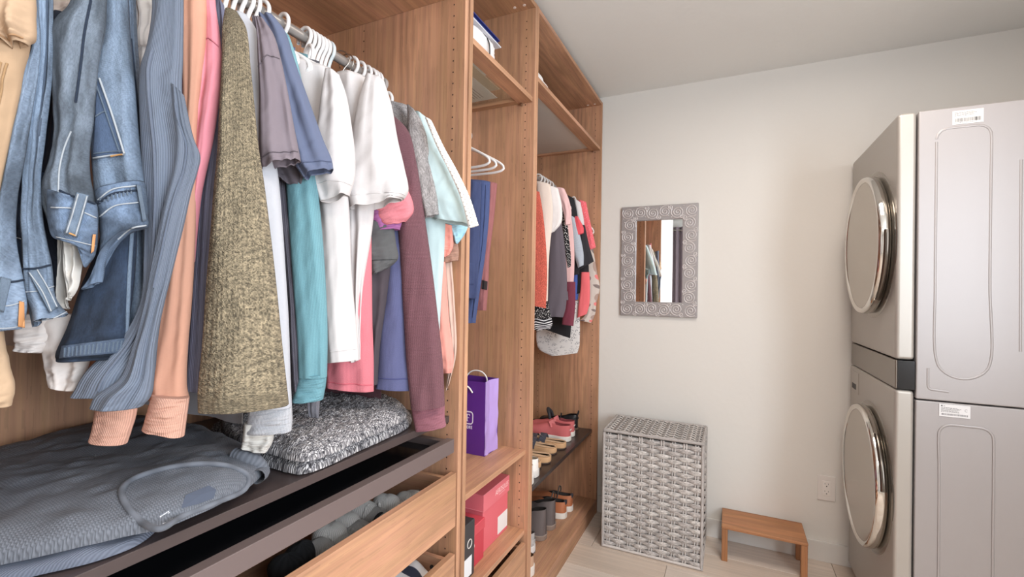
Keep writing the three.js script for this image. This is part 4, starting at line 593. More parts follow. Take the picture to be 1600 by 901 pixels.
far('skirt', 'white and grey floral skirt hanging lowest in the farthest unit', 'skirt', [['panel', floral, 885, -0.135, [[836, 470, 906, 470], [838, 508, 906, 498], [838, 530, 906, 525], [842, 545, 905, 542], [862, 556, 902, 551]]]]);
far('skirt', 'black skirt above the floral skirt hem', 'skirt', [['panel', fabric(0x1d1b1f), 880, -0.11, [[846, 470, 893, 470], [850, 500, 893, 500], [850, 513, 891, 528]]]]);
far('cardigan', 'coral red cardigan nearest in the farthest unit', 'cardigan', [['sleeve', fabric(0xdc6a58, 'heather'), 846, -0.08, [[824, 296, 843, 300], [826, 330, 848, 330], [826, 380, 853, 380], [826, 430, 855, 430], [826, 476, 853, 481]]]]);
far('dress', 'black and white chevron dress hem below the coral cardigan', 'dress', [['skirt', speckle, 850, -0.1, [[826, 460, 855, 470], [826, 485, 860, 488], [826, 497, 861, 497]]], ['hem', zig, 852, -0.098, [[826, 494, 861, 494], [826, 508, 863, 506], [836, 516, 860, 513]]]]);
far('long_sleeved_top', 'cream long sleeved top next to coral cardigan', 'top', [['sleeve', fabric(0xe8d8cd), 855, -0.08, [[838, 283, 860, 288], [840, 330, 864, 330], [842, 400, 858, 400], [842, 470, 856, 470]]]]);
far('blouse', 'white blouse with short flared sleeve over the grey mauve shirt', 'blouse', [['sleeve', fabric(0xefe9e8), 868, -0.065, [[850, 288, 872, 294], [854, 318, 878, 322], [857, 345, 877, 348], [858, 364, 866, 362]]]]);
far('shirt', 'long grey mauve shirt with turned cuff in the farthest unit', 'shirt', [['sleeve', fabric(0x655d66), 872, -0.07, [[862, 335, 876, 335], [858, 390, 883, 390], [857, 440, 886, 440], [855, 480, 884, 480], [855, 494, 880, 495]]], ['cuff', fabric(0x6b636c), 880, -0.06, [[874, 455, 887, 455], [874, 470, 888, 468]]]]);
far('blouse', 'black blouse with white speckled ruffle edge', 'blouse', [['ruffle', speckle, 886, -0.06, [[868, 295, 874, 300], [876, 330, 884, 332], [880, 370, 889, 370], [884, 400, 892, 400], [887, 418, 892, 416]]]]);
far('blouse', 'pale pink blouse with puffed sleeve in the farthest unit', 'blouse', [['body', fabric(0xecc0bf), 887, -0.08, [[872, 320, 892, 330], [878, 380, 897, 380], [882, 430, 897, 430], [883, 470, 893, 471]]], ['sleeve', fabric(0xefc6c6), 882, -0.055, [[868, 292, 882, 295], [874, 310, 889, 312], [880, 330, 893, 332], [883, 352, 891, 350]]]]);
far('long_sleeved_top', 'burgundy lace top above the black skirt hem', 'top', [['sleeve', fabric(0x8c3f52, 'knit'), 890, -0.045, [[884, 440, 899, 440], [881, 475, 899, 475], [878, 506, 896, 509]]]]);
far('tee_shirt', 'bright blue tee shirt sliver beside the burgundy lace', 'tee shirt', [['body', fabric(0x5069b4), 900, -0.09, [[893, 410, 905, 412], [894, 440, 906, 440], [894, 470, 903, 468]]]]);
far('tank_top', 'black tank top behind the pale pink blouse', 'top', [['body', INK, 896, -0.09, [[882, 303, 897, 310], [886, 340, 903, 340], [890, 380, 908, 390], [890, 430, 905, 428]]]]);
far('blouse', 'light blue striped blouse sleeve between black tops', 'blouse', [['sleeve', bluePrint, 902, -0.06, [[888, 335, 898, 340], [893, 365, 907, 370], [898, 400, 912, 398], [903, 418, 912, 414]]]]);
far('tee_shirt', 'white and coral tee shirt under hanger hook in the farthest unit', 'tee shirt', [['sleeve', fabric(0xe9e4e6), 907, -0.065, [[896, 310, 907, 316], [900, 340, 912, 342], [902, 366, 914, 362]]], ['trim', fabric(0xf2616c), 904, -0.055, [[898, 338, 903, 338], [899, 355, 912, 356], [901, 368, 912, 364]]]]);
far('tee_shirt', 'black tee shirt with wide short sleeve in the farthest unit', 'tee shirt', [['body', INK, 911, -0.05, [[900, 370, 915, 370], [902, 420, 920, 420], [902, 440, 919, 440], [901, 459, 914, 455]]], ['sleeve', fabric(0x323136), 914, -0.03, [[904, 350, 914, 352], [905, 385, 921, 385], [905, 421, 928, 408]]]]);
far('tank_top', 'coral tank top hem with white edge near wall', 'top', [['body', fabric(0xf4757b), 912, -0.04, [[908, 425, 921, 425], [907, 450, 922, 450], [904, 475, 921, 475], [902, 496, 917, 490]]]]);
far('blouse', 'coral lace blouse with printed sleeve near white wall', 'blouse', [['sleeve', coralPrint, 920, -0.03, [[904, 312, 916, 316], [910, 345, 922, 345], [916, 375, 928, 372], [920, 391, 931, 386]]]]);
far('kaftan', 'taupe and white patterned kaftan, last before the end panel', 'kaftan', [['sleeve', kaftanPrint, 926, -0.025, [[914, 375, 926, 385], [915, 420, 933, 425], [916, 452, 937, 450], [917, 472, 932, 474], [914, 492, 930, 490], [906, 500, 924, 504]]]]);

// ---------------------------------------------------------------- hangers
function hook(x, y, z, r = 0.0048, R = 0.024, low = 0.055) {
  const p = []; for (let i = 0; i <= 18; i++) { const a = mix(3.6, -0.9, i / 18); p.push(V(x + Math.cos(a) * R, y + Math.sin(a) * R, z)); } p.push(V(x + 0.004, y - R - 0.014, z), V(x, y - R - low, z)); return tube(p, r, 60, 8);
}
const HANGER = { white: WHITE_PLASTIC, metal: NICKEL, blue: std(0x2a55a8, 0.35), grey: std(0x8c9096, 0.4), pale: std(0xd5dfe2, 0.35) };
function hanger(kind, label, group, x, y, z, tilt = 0) {
  const t = thing('hanger', label, 'hanger', group), m = HANGER[kind], r = kind === 'metal' ? 0.0017 : 0.0046;
  part(t, 'hook', hook(0, 0, 0, r), m);
  const ny = -0.079, w = 0.19, pts = [V(0, ny, 0), V(0.05, ny - 0.012, 0), V(0.13, ny - 0.05, 0), V(w, ny - 0.088, 0), V(w + 0.006, ny - 0.1, 0), V(w - 0.006, ny - 0.108, 0), V(0, ny - 0.108, 0), V(-w + 0.006, ny - 0.108, 0), V(-w - 0.006, ny - 0.1, 0), V(-w, ny - 0.088, 0), V(-0.13, ny - 0.05, 0), V(-0.05, ny - 0.012, 0)];
  part(t, 'shoulder_bar', tube(pts, r, 90, 8, true), m);
  t.rotation.y = tilt; t.position.set(x, y, z); return t;
}
const onRail = (px, py) => on(0, -0.264, px, py).z;
const where1 = ['between mauve shirt and tan jumper', 'just left of the tan jumper', 'above the tan jumper collar', 'above the light grey top', 'right of the tan jumper collar', 'nearest the bare stretch of rail'];
[350, 362, 374, 386, 397, 408].forEach((x, i) => hanger('white', 'white plastic hanger hook at the top edge, ' + where1[i], 'white hangers on the long rail', -0.29, 1.888, onRail(x, 6), rr(-0.1, 0.1)));
hanger('white', 'white plastic hanger alone above the mauve brown tee', 'white hangers on the long rail', -0.29, 1.888, onRail(420, 16), 0.1);
hanger('white', 'white plastic hanger alone above the slate blue tee', 'white hangers on the long rail', -0.29, 1.888, onRail(453, 44), -0.1);
const where2 = ['first of seven hooks bunched above white tees', 'second of seven hooks bunched above white tees', 'third of seven hooks bunched above white tees', 'fourth of seven hooks bunched above white tees', 'fifth of seven hooks bunched above white tees', 'sixth of seven hooks bunched above white tees', 'seventh of seven hooks bunched above white tees'];
[487, 494, 500, 506, 512, 518, 524].forEach((x, i) => hanger(i === 6 ? 'pale' : 'white', (i === 6 ? 'pale grey' : 'white') + ' plastic hanger, ' + where2[i], 'white hangers on the long rail', -0.29, 1.888, onRail(x, 75 + i * 3), rr(-0.12, 0.02)));
hanger('metal', 'thin metal wire hanger nearer the bunched white hooks', 'wire hangers', -0.29, 1.888, onRail(543, 100), 0.5); hanger('metal', 'thin metal wire hanger touching cream hook', 'wire hangers', -0.29, 1.888, onRail(552, 108), 0.1);
const where3 = ['cream hook right of the wire hangers', 'second hook right of the wire hangers', 'third hook right of the wire hangers', 'bunched last hooks, near one', 'bunched last hooks, second from the panel', 'last hook against the side panel'];
[560, 572, 582, 589, 594, 599].forEach((x, i) => hanger('white', 'white plastic hanger, ' + where3[i], 'white hangers on the long rail', -0.29, 1.888, onRail(x, 112 + i * 3), rr(-0.1, 0.05)));
hanger('white', 'white plastic hanger tilted low beside the first white tee', 'white hangers on the long rail', -0.245, 1.822, onRail(474, 92), -0.35);
hanger('white', 'white plastic hanger hung low above the heather grey tee', 'white hangers on the long rail', -0.25, 1.822, onRail(598, 140), -0.06);
hanger('blue', 'royal blue plastic hanger above the pale blue jeans', 'hanger', -0.29, 1.888, on(0, -0.264, 92, 0).z, 0); hanger('grey', 'grey plastic hanger above the beige grey shirt', 'hanger', -0.29, 1.888, on(0, -0.264, 118, 10).z, 0);
hanger('white', 'white hanger in the middle unit above nearer navy trousers', 'hangers in the middle unit', -0.27, 1.888, -1.43, -0.12);
hanger('white', 'white hanger in the middle unit above longer navy trousers', 'hangers in the middle unit', -0.27, 1.888, -1.475, -0.1);
hanger('white', 'white hanger in the middle unit above dusty rose trousers', 'hangers in the middle unit', -0.265, 1.888, -1.52, -0.08);
const where4 = ['first hook from the divider', 'second hook from the divider', 'third hook from the divider', 'fourth hook from the divider', 'fifth hook from the divider'];
[2.37, 2.415, 2.46, 2.505, 2.55].forEach((z, i) => hanger('white', 'white plastic hanger in the farthest unit, ' + where4[i], 'hangers in the farthest unit', -0.29, 1.888, -z, rr(-0.06, 0.06)));
hanger('white', 'white plastic hanger above the coral lace blouse, farthest unit', 'hangers in the farthest unit', -0.125, 1.775, -2.5, -0.05).scale.set(0.62, 1, 1);

// ---------------------------------------------------------------- folded knitwear on the dark shelf
// a soft flat heap: outline given as seen on the level y, height H, surface detail d(x, z)
function heap(pts, level, y0, H, m, o = {}) {
  const P = pts.map(([x, y]) => on(1, level, x, y)), curve = new THREE.CatmullRomCurve3(P, true, 'centripetal'), n = o.n ?? 160, rings = o.rings ?? 46, C = P.reduce((a, p) => a.add(p), V(0, 0, 0)).divideScalar(P.length);
  const edge = curve.getSpacedPoints(n), tile = m.userData.tile || 0.06;
  return { C, geo: grid(n, rings + 4, (u, v) => {
    const p = edge[Math.round(u * n) % n], j = v * (rings + 4), r = j <= rings ? j / rings : 1 - (j - rings) * 0.02, q = Math.pow(r, 0.8), x = mix(C.x, p.x, q), z = mix(C.z, p.z, q);
    const dome = Math.pow(Math.max(0, 1 - Math.pow(r, o.pw ?? 5)), 0.45), y = j <= rings ? y0 + 0.004 + H * dome + (o.d ? o.d(x, z, r) * Math.min(1, (1 - r) * 8 + 0.25) : 0) : y0 + 0.004 * (1 - (j - rings) / 4);
    return V(x, y, z);
  }, (u, v) => { const p = edge[Math.round(u * n) % n], q = Math.pow(Math.min(1, v * (rings + 4) / rings), 0.8); return [mix(C.x, p.x, q) / tile, mix(C.z, p.z, q) / tile]; }) };
}
const GREYKNIT = fabric(0x6f737c, 'knit', { bumpScale: 0.0008 }); GREYKNIT.userData.tile = 0.06;
{
  const sy = 0.91, wr = (x, z) => 0.006 * N2(x * 9, z * 9, 4) + 0.004 * N2(x * 22 + z * 8, z * 26, 5) + 0.0025 * N2(x * 60, z * 40, 6);
  const under = thing('folded_jumper', 'blue grey folded cotton jumper, lower of two on the dark shelf', 'jumper');
  part(under, 'body', heap([[-80, 740], [40, 720], [200, 760], [260, 800], [215, 850], [140, 878], [60, 897], [-20, 915], [-80, 915]], 0.915, sy, 0.022, fabric(0x666d7d, 'rib'), { d: wr }).geo, fabric(0x686e7d, 'rib')); settle(under);
  const t = thing('folded_jumper', 'large slate grey fine knit jumper laid on the dark shelf', 'jumper');
  const top = 0.972;
  const body = part(t, 'body', heap([[-80, 745], [0, 716], [110, 684], [205, 668], [292, 684], [360, 705], [402, 722], [412, 742], [390, 768], [330, 803], [255, 834], [190, 850], [100, 872], [20, 890], [-80, 905]], 0.925, sy + 0.02, 0.04, GREYKNIT, { d: wr, n: 240, rings: 70 }).geo, GREYKNIT);
  const NECK = fabric(0x6b6f78, 'rib'); body.updateMatrixWorld(true);
  const lift = (x, y, up = 0.002) => { caster.set(CAM, ray(x, y).normalize()); const h = caster.intersectObject(body, false)[0]; return (h ? h.point : on(1, 0.945, x, y)).clone().add(V(0, up, 0)); };
  part(body, 'neckband', tube([[190, 768], [208, 750], [255, 734], [315, 726], [362, 731], [388, 746], [384, 764], [335, 788], [285, 808], [250, 828], [222, 818], [200, 795]].map(([x, y]) => lift(x, y, 0.002)), 0.0042, 160, 10, true), NECK, 'ribbed neckband');
  part(body, 'cuff', tube([[366, 712], [384, 718], [400, 724], [410, 738], [402, 748]].map(([x, y]) => lift(x, y, 0.003)), 0.012, 40, 12), NECK, 'ribbed cuff');
  const q = [[283, 796], [290, 775], [326, 760], [338, 766], [334, 780], [310, 789]].map(([x, y]) => lift(x, y, 0.001)), cm = q.reduce((a, p) => a.clone().add(p)).divideScalar(6);
  const pos = []; for (let i = 0; i < 6; i++) { const a = q[i], b = q[(i + 1) % 6]; pos.push(cm.x, cm.y + 0.0035, cm.z, a.x, a.y + 0.001, a.z, b.x, b.y + 0.001, b.z); }
  const pg = new THREE.BufferGeometry(); pg.setAttribute('position', new THREE.Float32BufferAttribute(pos, 3)); pg.setAttribute('uv', new THREE.Float32BufferAttribute(pos.length / 3 * 2, 2)); pg.computeVertexNormals();
  part(body, 'neck_patch', pg, fabric(0x4f5666, 'plain', { bumpScale: 0.0001 }), 'smooth dark patch');
  const a = lift(248, 808, 0.002), b = lift(264, 798, 0.002), c = lift(272, 812, 0.002), d = lift(254, 822, 0.002);
  part(body, 'care_print', grid(1, 1, (u, v) => a.clone().lerp(b, u).lerp(d.clone().lerp(c, u), v)), std(0xffffff, 0.9, { map: canvasTexture(128, 128, (g, w, h) => { g.fillStyle = '#6f737c'; g.fillRect(0, 0, w, h); g.fillStyle = '#e8e8ea'; for (let i = 0; i < 6; i++) for (let x = 8; x < 118;) { const l = rr(8, 26); g.fillRect(x, 10 + i * 19, Math.min(l, 118 - x), 9); x += l + 6; } }) }), 'small white printed care text');
  settle(t);
}
const tweed = canvasTexture(512, 512, (g, w, h) => { g.fillStyle = '#6d6b6e'; g.fillRect(0, 0, w, h); g.lineCap = 'round'; for (let r = 0; r < 26; r++) for (let c = 0; c < 26; c++) { const x = (c + 0.5 * (r % 2)) * w / 26, y = r * h / 26, k = rnd(); for (const s of [-1, 1]) for (let i = 0; i < 3; i++) { const sh = rnd(); g.strokeStyle = sh > 0.6 ? '#dcd8d8' : sh > 0.25 ? '#9a979b' : '#38373c'; g.lineWidth = rr(2.4, 5); g.beginPath(); g.moveTo(x + s * (2 + i * 3), y + i * 3 + rr(-3, 3)); g.lineTo(x + s * (9 + i) + rr(-3, 3), y - 11 + i * 3 + rr(-3, 3)); g.stroke(); } } });
tweed.wrapS = tweed.wrapT = THREE.RepeatWrapping;
{
  const TW = new THREE.MeshPhysicalMaterial({ color: 0xffffff, roughness: 1, map: tweed, bumpMap: loopBump, bumpScale: 0.004, side: THREE.DoubleSide }); TW.userData.tile = 0.13;
  const t = thing('folded_jumper', 'salt and pepper chunky knit jumper folded on the dark shelf', 'jumper');
  const d = (x, z) => 0.004 * N2(x * 14, z * 14, 7) + 0.003 * N2(x * 110, z * 110, 8) + 0.0022 * N2(x * 170, z * 170, 9);
  const b = part(t, 'lower_fold', heap([[474, 737], [560, 702], [638, 664], [640, 648], [590, 634], [500, 630], [420, 640], [360, 655], [325, 680], [350, 708], [425, 728]], 0.918, 0.91, 0.036, TW, { d, n: 260, rings: 90, pw: 7 }).geo, TW);
  part(t, 'upper_fold', heap([[478, 722], [560, 690], [632, 655], [632, 640], [600, 628], [500, 624], [420, 632], [366, 648], [345, 672], [372, 695], [430, 712]], 0.945, 0.942, 0.03, TW, { d, n: 260, rings: 90, pw: 7 }).geo, TW);
  settle(t);
}

// ---------------------------------------------------------------- rolled socks in the top drawer
{
  const spots = [[604, 789, 0.705, 'nearest the drawer side'], [566, 797, 0.7, 'beside the highest one'], [640, 786, 0.69, 'in the right corner'], [590, 808, 0.69, 'with dark band in front'], [540, 818, 0.695, 'in the middle of the heap'], [560, 832, 0.685, 'against the drawer front'], [515, 838, 0.69, 'left of the middle'], [500, 858, 0.68, 'low at the left'], [622, 803, 0.68, 'below the highest one'], [655, 783, 0.67, 'deepest in the right corner'], [528, 848, 0.675, 'lowest against the front']];
  const tones = [0xdfdad6, 0xd2cdc9, 0xe6e1dc, 0xc8c3bf];
  spots.forEach(([x, y, lv, where], i) => {
    const p = on(1, lv, x, y), R = rr(0.03, 0.037), s = i * 3.1, m = fabric(tones[i % 4], 'rib');
    const t = thing('sock_ball', 'grey rolled pair of socks ' + where, 'socks', 'rolled socks in the top drawer'), q = rr(0, 3);
    const b = part(t, 'roll', grid(28, 20, (u, v) => { const a = u * 6.2832, c = v * Math.PI, r = R * (1 + 0.1 * Math.sin(a * 2 + s) * Math.sin(c) + 0.07 * Math.sin(c * 3 + s) - 0.16 * Math.exp(-((((a + s) % 6.283) - 2) ** 2) * 6) * Math.sin(c)); return V(p.x + r * Math.sin(c) * Math.cos(a + q) * 1.2, p.y + r * Math.cos(c) * 0.85, p.z + r * Math.sin(c) * Math.sin(a + q)); }, (u, v) => [u * 3, v * 2]), m);
    part(t, 'cuff', grid(28, 8, (u, v) => { const a = u * 6.2832, c = v * 6.2832, r = R * 0.62; return V(p.x + R * 0.62 * Math.cos(q) + Math.cos(q) * Math.cos(c) * 0.006 - Math.sin(q) * Math.cos(a) * (r + 0.006 * Math.cos(c)), p.y + Math.sin(a) * (r + 0.007 * Math.sin(c)) * 0.8, p.z + R * 0.62 * Math.sin(q) + Math.sin(q) * Math.cos(c) * 0.006 + Math.cos(q) * Math.cos(a) * (r + 0.006 * Math.cos(c))); }), i === 3 ? fabric(0x39373a, 'rib') : m);
    settle(t);
  });
  for (const [x, y, lv, w] of [[470, 868, 0.68, 'darkest ones in the middle of the drawer'], [450, 885, 0.675, 'at the near end of the drawer']]) { const p = on(1, lv, x, y), t = thing('sock_ball', 'black rolled pair of socks, ' + w, 'socks', 'black rolled socks in the top drawer'); part(t, 'roll', grid(24, 16, (u, v) => { const a = u * 6.2832, c = v * Math.PI, r = 0.034 * (1 + 0.1 * Math.sin(a * 2 + x)); return V(p.x + r * Math.sin(c) * Math.cos(a) * 1.2, p.y + r * 0.8 * Math.cos(c), p.z + r * Math.sin(c) * Math.sin(a)); }), fabric(0x29292c, 'rib')); settle(t); }
  const st = thing('striped_top', 'navy and white striped cotton top rolled in the second drawer', 'top'), sm = printed((g, w, h) => { g.fillStyle = '#f0eeee'; g.fillRect(0, 0, w, h); g.fillStyle = '#3b3f52'; g.fillRect(0, 0, w, h * 0.38); }, 0.02, 64);
  const p = on(1, 0.49, 642, 898); part(st, 'body', grid(40, 24, (u, v) => { const a = u * 6.2832, c = mix(-0.5, 0.5, v), r = 0.05 * Math.sqrt(Math.max(0.0, 1 - Math.pow(Math.abs(c * 2), 6))); return V(p.x - 0.02 + r * Math.cos(a) * 1.4, p.y - 0.02 + r * Math.sin(a) * 0.9 + 0.003 * Math.sin(a * 5 + v * 9), p.z + 0.03 + c * 0.16); }, (u, v) => [u * 8, v * 2]), sm); settle(st);
}

// ---------------------------------------------------------------- middle unit: bag, boxes, binder, papers
{
  const t = thing('gift_bag', 'purple paper carrier bag with white cord handles and white emblem', 'bag');
  const xf = -0.114, xb = -0.33, z1 = -1.475, z0 = -1.575, y0 = 0.6655, y1 = 0.932, zx = (z0 + z1) / 2;
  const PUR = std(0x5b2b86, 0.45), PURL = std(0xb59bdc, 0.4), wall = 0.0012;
  const bulge = (u, v) => 0.006 * Math.sin(u * 3.14) * Math.sin(v * 3.14);
  const sheet = (f) => mergeGeometries([grid(20, 30, (u, v) => f(u, v, 0)), grid(20, 30, (u, v) => f(u, v, wall))]);
  const em = canvasTexture(512, 512, (g, w, h) => { g.fillStyle = '#5b2b86'; g.fillRect(0, 0, w, h); g.strokeStyle = g.fillStyle = '#e9e2f0'; g.lineWidth = 9; g.beginPath(); g.roundRect(300, 215, 96, 84, 22); g.stroke(); g.font = 'bold 70px serif'; g.textAlign = 'center'; g.fillText('F', 348, 282); g.font = 'bold 30px sans-serif'; g.fillText('STORE', 348, 334); });
  part(t, 'front_face', grid(20, 30, (u, v) => V(mix(xb, xf, u), mix(y1, y0, v), z1 + bulge(u, v)), (u, v) => [u, 1 - v]), std(0xffffff, 0.42, { map: em, side: THREE.DoubleSide }), 'dark purple face with white emblem');
  part(t, 'rear_face', sheet((u, v, w) => V(mix(xb, xf, u), mix(y1, y0, v), z0 - w - bulge(u, v) * 0.4)), PUR);
  const gus = (x, s) => sheet((u, v, w) => { const c = 1 - Math.abs(2 * u - 1), tri = v > 0.62 ? 1 - (v - 0.62) / 0.38 : 1, cr = 0.0025 * N2(u * 5, v * 8, 12); return V(x + s * (-0.012 * c * tri * 0.9 - w + cr), mix(y1, y0, v), mix(z1, z0, u)); });
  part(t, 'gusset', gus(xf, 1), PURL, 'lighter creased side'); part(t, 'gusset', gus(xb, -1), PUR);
  part(t, 'bottom', box(xb, xf, y0, y0 + 0.002, z0, z1), PUR);
  const cord = std(0xefebe8, 0.8);
  const hp = (x, z, s) => tube([V(x - 0.045, y1 - 0.03, z + s * 0.003), V(x - 0.043, y1, z + s * 0.002), V(x - 0.02, y1 + 0.02, z), V(x + 0.02, y1 + 0.02, z), V(x + 0.043, y1, z + s * 0.002), V(x + 0.045, y1 - 0.03, z + s * 0.003)], 0.0028, 50, 8);
  part(t, 'handle', hp(-0.2, z0 + 0.012, 1), cord); part(t, 'handle', tube([V(-0.25, y1 - 0.035, z1 + 0.008), V(-0.245, y1 - 0.015, z1 + 0.014), V(-0.215, y1 - 0.01, z1 + 0.02), V(-0.175, y1 - 0.02, z1 + 0.017), V(-0.163, y1 - 0.04, z1 + 0.009)], 0.0028, 50, 8), cord);
  settle(t);
}
const word = (text, bg, ink, w = 512, h = 160, font = 'italic 74px sans-serif') => canvasTexture(w, h, (g) => { g.fillStyle = bg; g.fillRect(0, 0, w, h); g.fillStyle = ink; g.font = font; g.textAlign = 'center'; g.fillText(text, w / 2, h * 0.58); g.fillRect(w * 0.3, h * 0.72, w * 0.42, 4); });
function faceUV(g, axis, a0, a1, y0, y1) { const p = g.attributes.position, uv = g.attributes.uv; for (let i = 0; i < p.count; i++) uv.setXY(i, (p.getComponent(i, axis) - a0) / (a1 - a0), (p.getY(i) - y0) / (y1 - y0)); return g; }
{
  const RED = std(0xdf6a76, 0.42), REDL = std(0xe27580, 0.4), y = 0.365, x1 = -0.075, x0 = -0.37, z1 = -1.398, z0 = -1.594;
  const t = thing('shoe_box', 'large rose red shoe box with lid and scuffed corners', 'box');
  part(t, 'box_body', box(x0, x1, y, y + 0.165, z0, z1, 1, 0.002), RED);
  const lid = part(t, 'lid', merged([box(x0 - 0.004, x1 + 0.004, y + 0.196, y + 0.2, z0 - 0.004, z1 + 0.004, 1, 0.002), box(x1 + 0.001, x1 + 0.004, y + 0.142, y + 0.198, z0 - 0.004, z1 + 0.004), box(x0 - 0.004, x0 - 0.001, y + 0.142, y + 0.198, z0 - 0.004, z1 + 0.004), box(x0, x1, y + 0.142, y + 0.198, z1 + 0.001, z1 + 0.004), box(x0, x1, y + 0.142, y + 0.198, z0 - 0.004, z0 - 0.001)]), REDL);
  const fx = x1 + 0.0043;
  part(lid, 'lettering', (() => { const g = grid(1, 1, (u, v) => V(fx, mix(y + 0.193, y + 0.147, v), mix(z1 - 0.075, z0 - 0.001, u)), (u, v) => [u, 1 - v]); return g; })(), std(0xffffff, 0.4, { map: word('AEROSOLES', '#e27580', '#fbe3e3', 512, 160, 'italic 84px sans-serif') }), 'pale lettering on the lid edge');
  const fold = std(0xef9aa2, 0.5);
  part(lid, 'crease', merged([cyl(V(x1 - 0.02, y + 0.2, z1), V(x0 + 0.06, y + 0.2, z0 + 0.05), 0.0008, 6), cyl(V(x1 - 0.1, y + 0.2, z1), V(x1 - 0.16, y + 0.2, z0 + 0.02), 0.0008, 6), cyl(V(x1 + 0.003, y + 0.2, z1 + 0.003), V(x1 + 0.003, y + 0.2, z0 - 0.003), 0.0009, 6), cyl(V(x1 + 0.003, y + 0.145, z1 + 0.004), V(x1 - 0.13, y + 0.145, z1 + 0.004), 0.0009, 6)]), fold, 'pale worn creases');
  part(t, 'paper_label', box(x1, x1 + 0.0006, y + 0.012, y + 0.075, z0 + 0.003, z0 + 0.082), std(0xe9e6e6, 0.6), 'white paper label');
  settle(t);
  const b = thing('shoe_box', 'smaller crimson shoe box, leaning low before the large rose red box', 'box');
  const bz1 = -1.30, bz0 = -1.384, bx1 = -0.062;
  part(b, 'box_body', box(-0.34, bx1, y, y + 0.115, bz0, bz1, 1, 0.002), std(0xc4404f, 0.45)); part(b, 'lid', box(-0.343, bx1 + 0.003, y + 0.1, y + 0.135, bz0 - 0.002, bz1 + 0.003, 1, 0.003), std(0xce4c59, 0.42));
  part(b, 'print', cyl(V(bx1 + 0.0004, y + 0.07, bz1 - 0.012), V(bx1 + 0.0012, y + 0.07, bz1 - 0.012), 0.008, 16), std(0xe9c8c9, 0.5), 'small pale printed mark'); settle(b);
  const c = thing('shoe_box', 'charcoal black box with white label beside crimson box', 'box');
  const cz1 = -1.2, cz0 = -1.293, cx1 = -0.045;
  part(c, 'box_body', box(-0.34, cx1, y, y + 0.175, cz0, cz1, 1, 0.005), std(0x3b3a3d, 0.5)); part(c, 'paper_label', box(cx1, cx1 + 0.0006, y + 0.01, y + 0.07, cz0 + 0.02, cz1 - 0.012), std(0xe4e6ea, 0.6), 'white paper label');
  { const r = new THREE.TorusGeometry(0.013, 0.0016, 8, 24); r.rotateY(Math.PI / 2); r.translate(cx1 + 0.0006, y + 0.11, cz0 + 0.035); part(c, 'emblem', r, std(0xd8d2cc, 0.5), 'pale round printed emblem'); } settle(c);
}
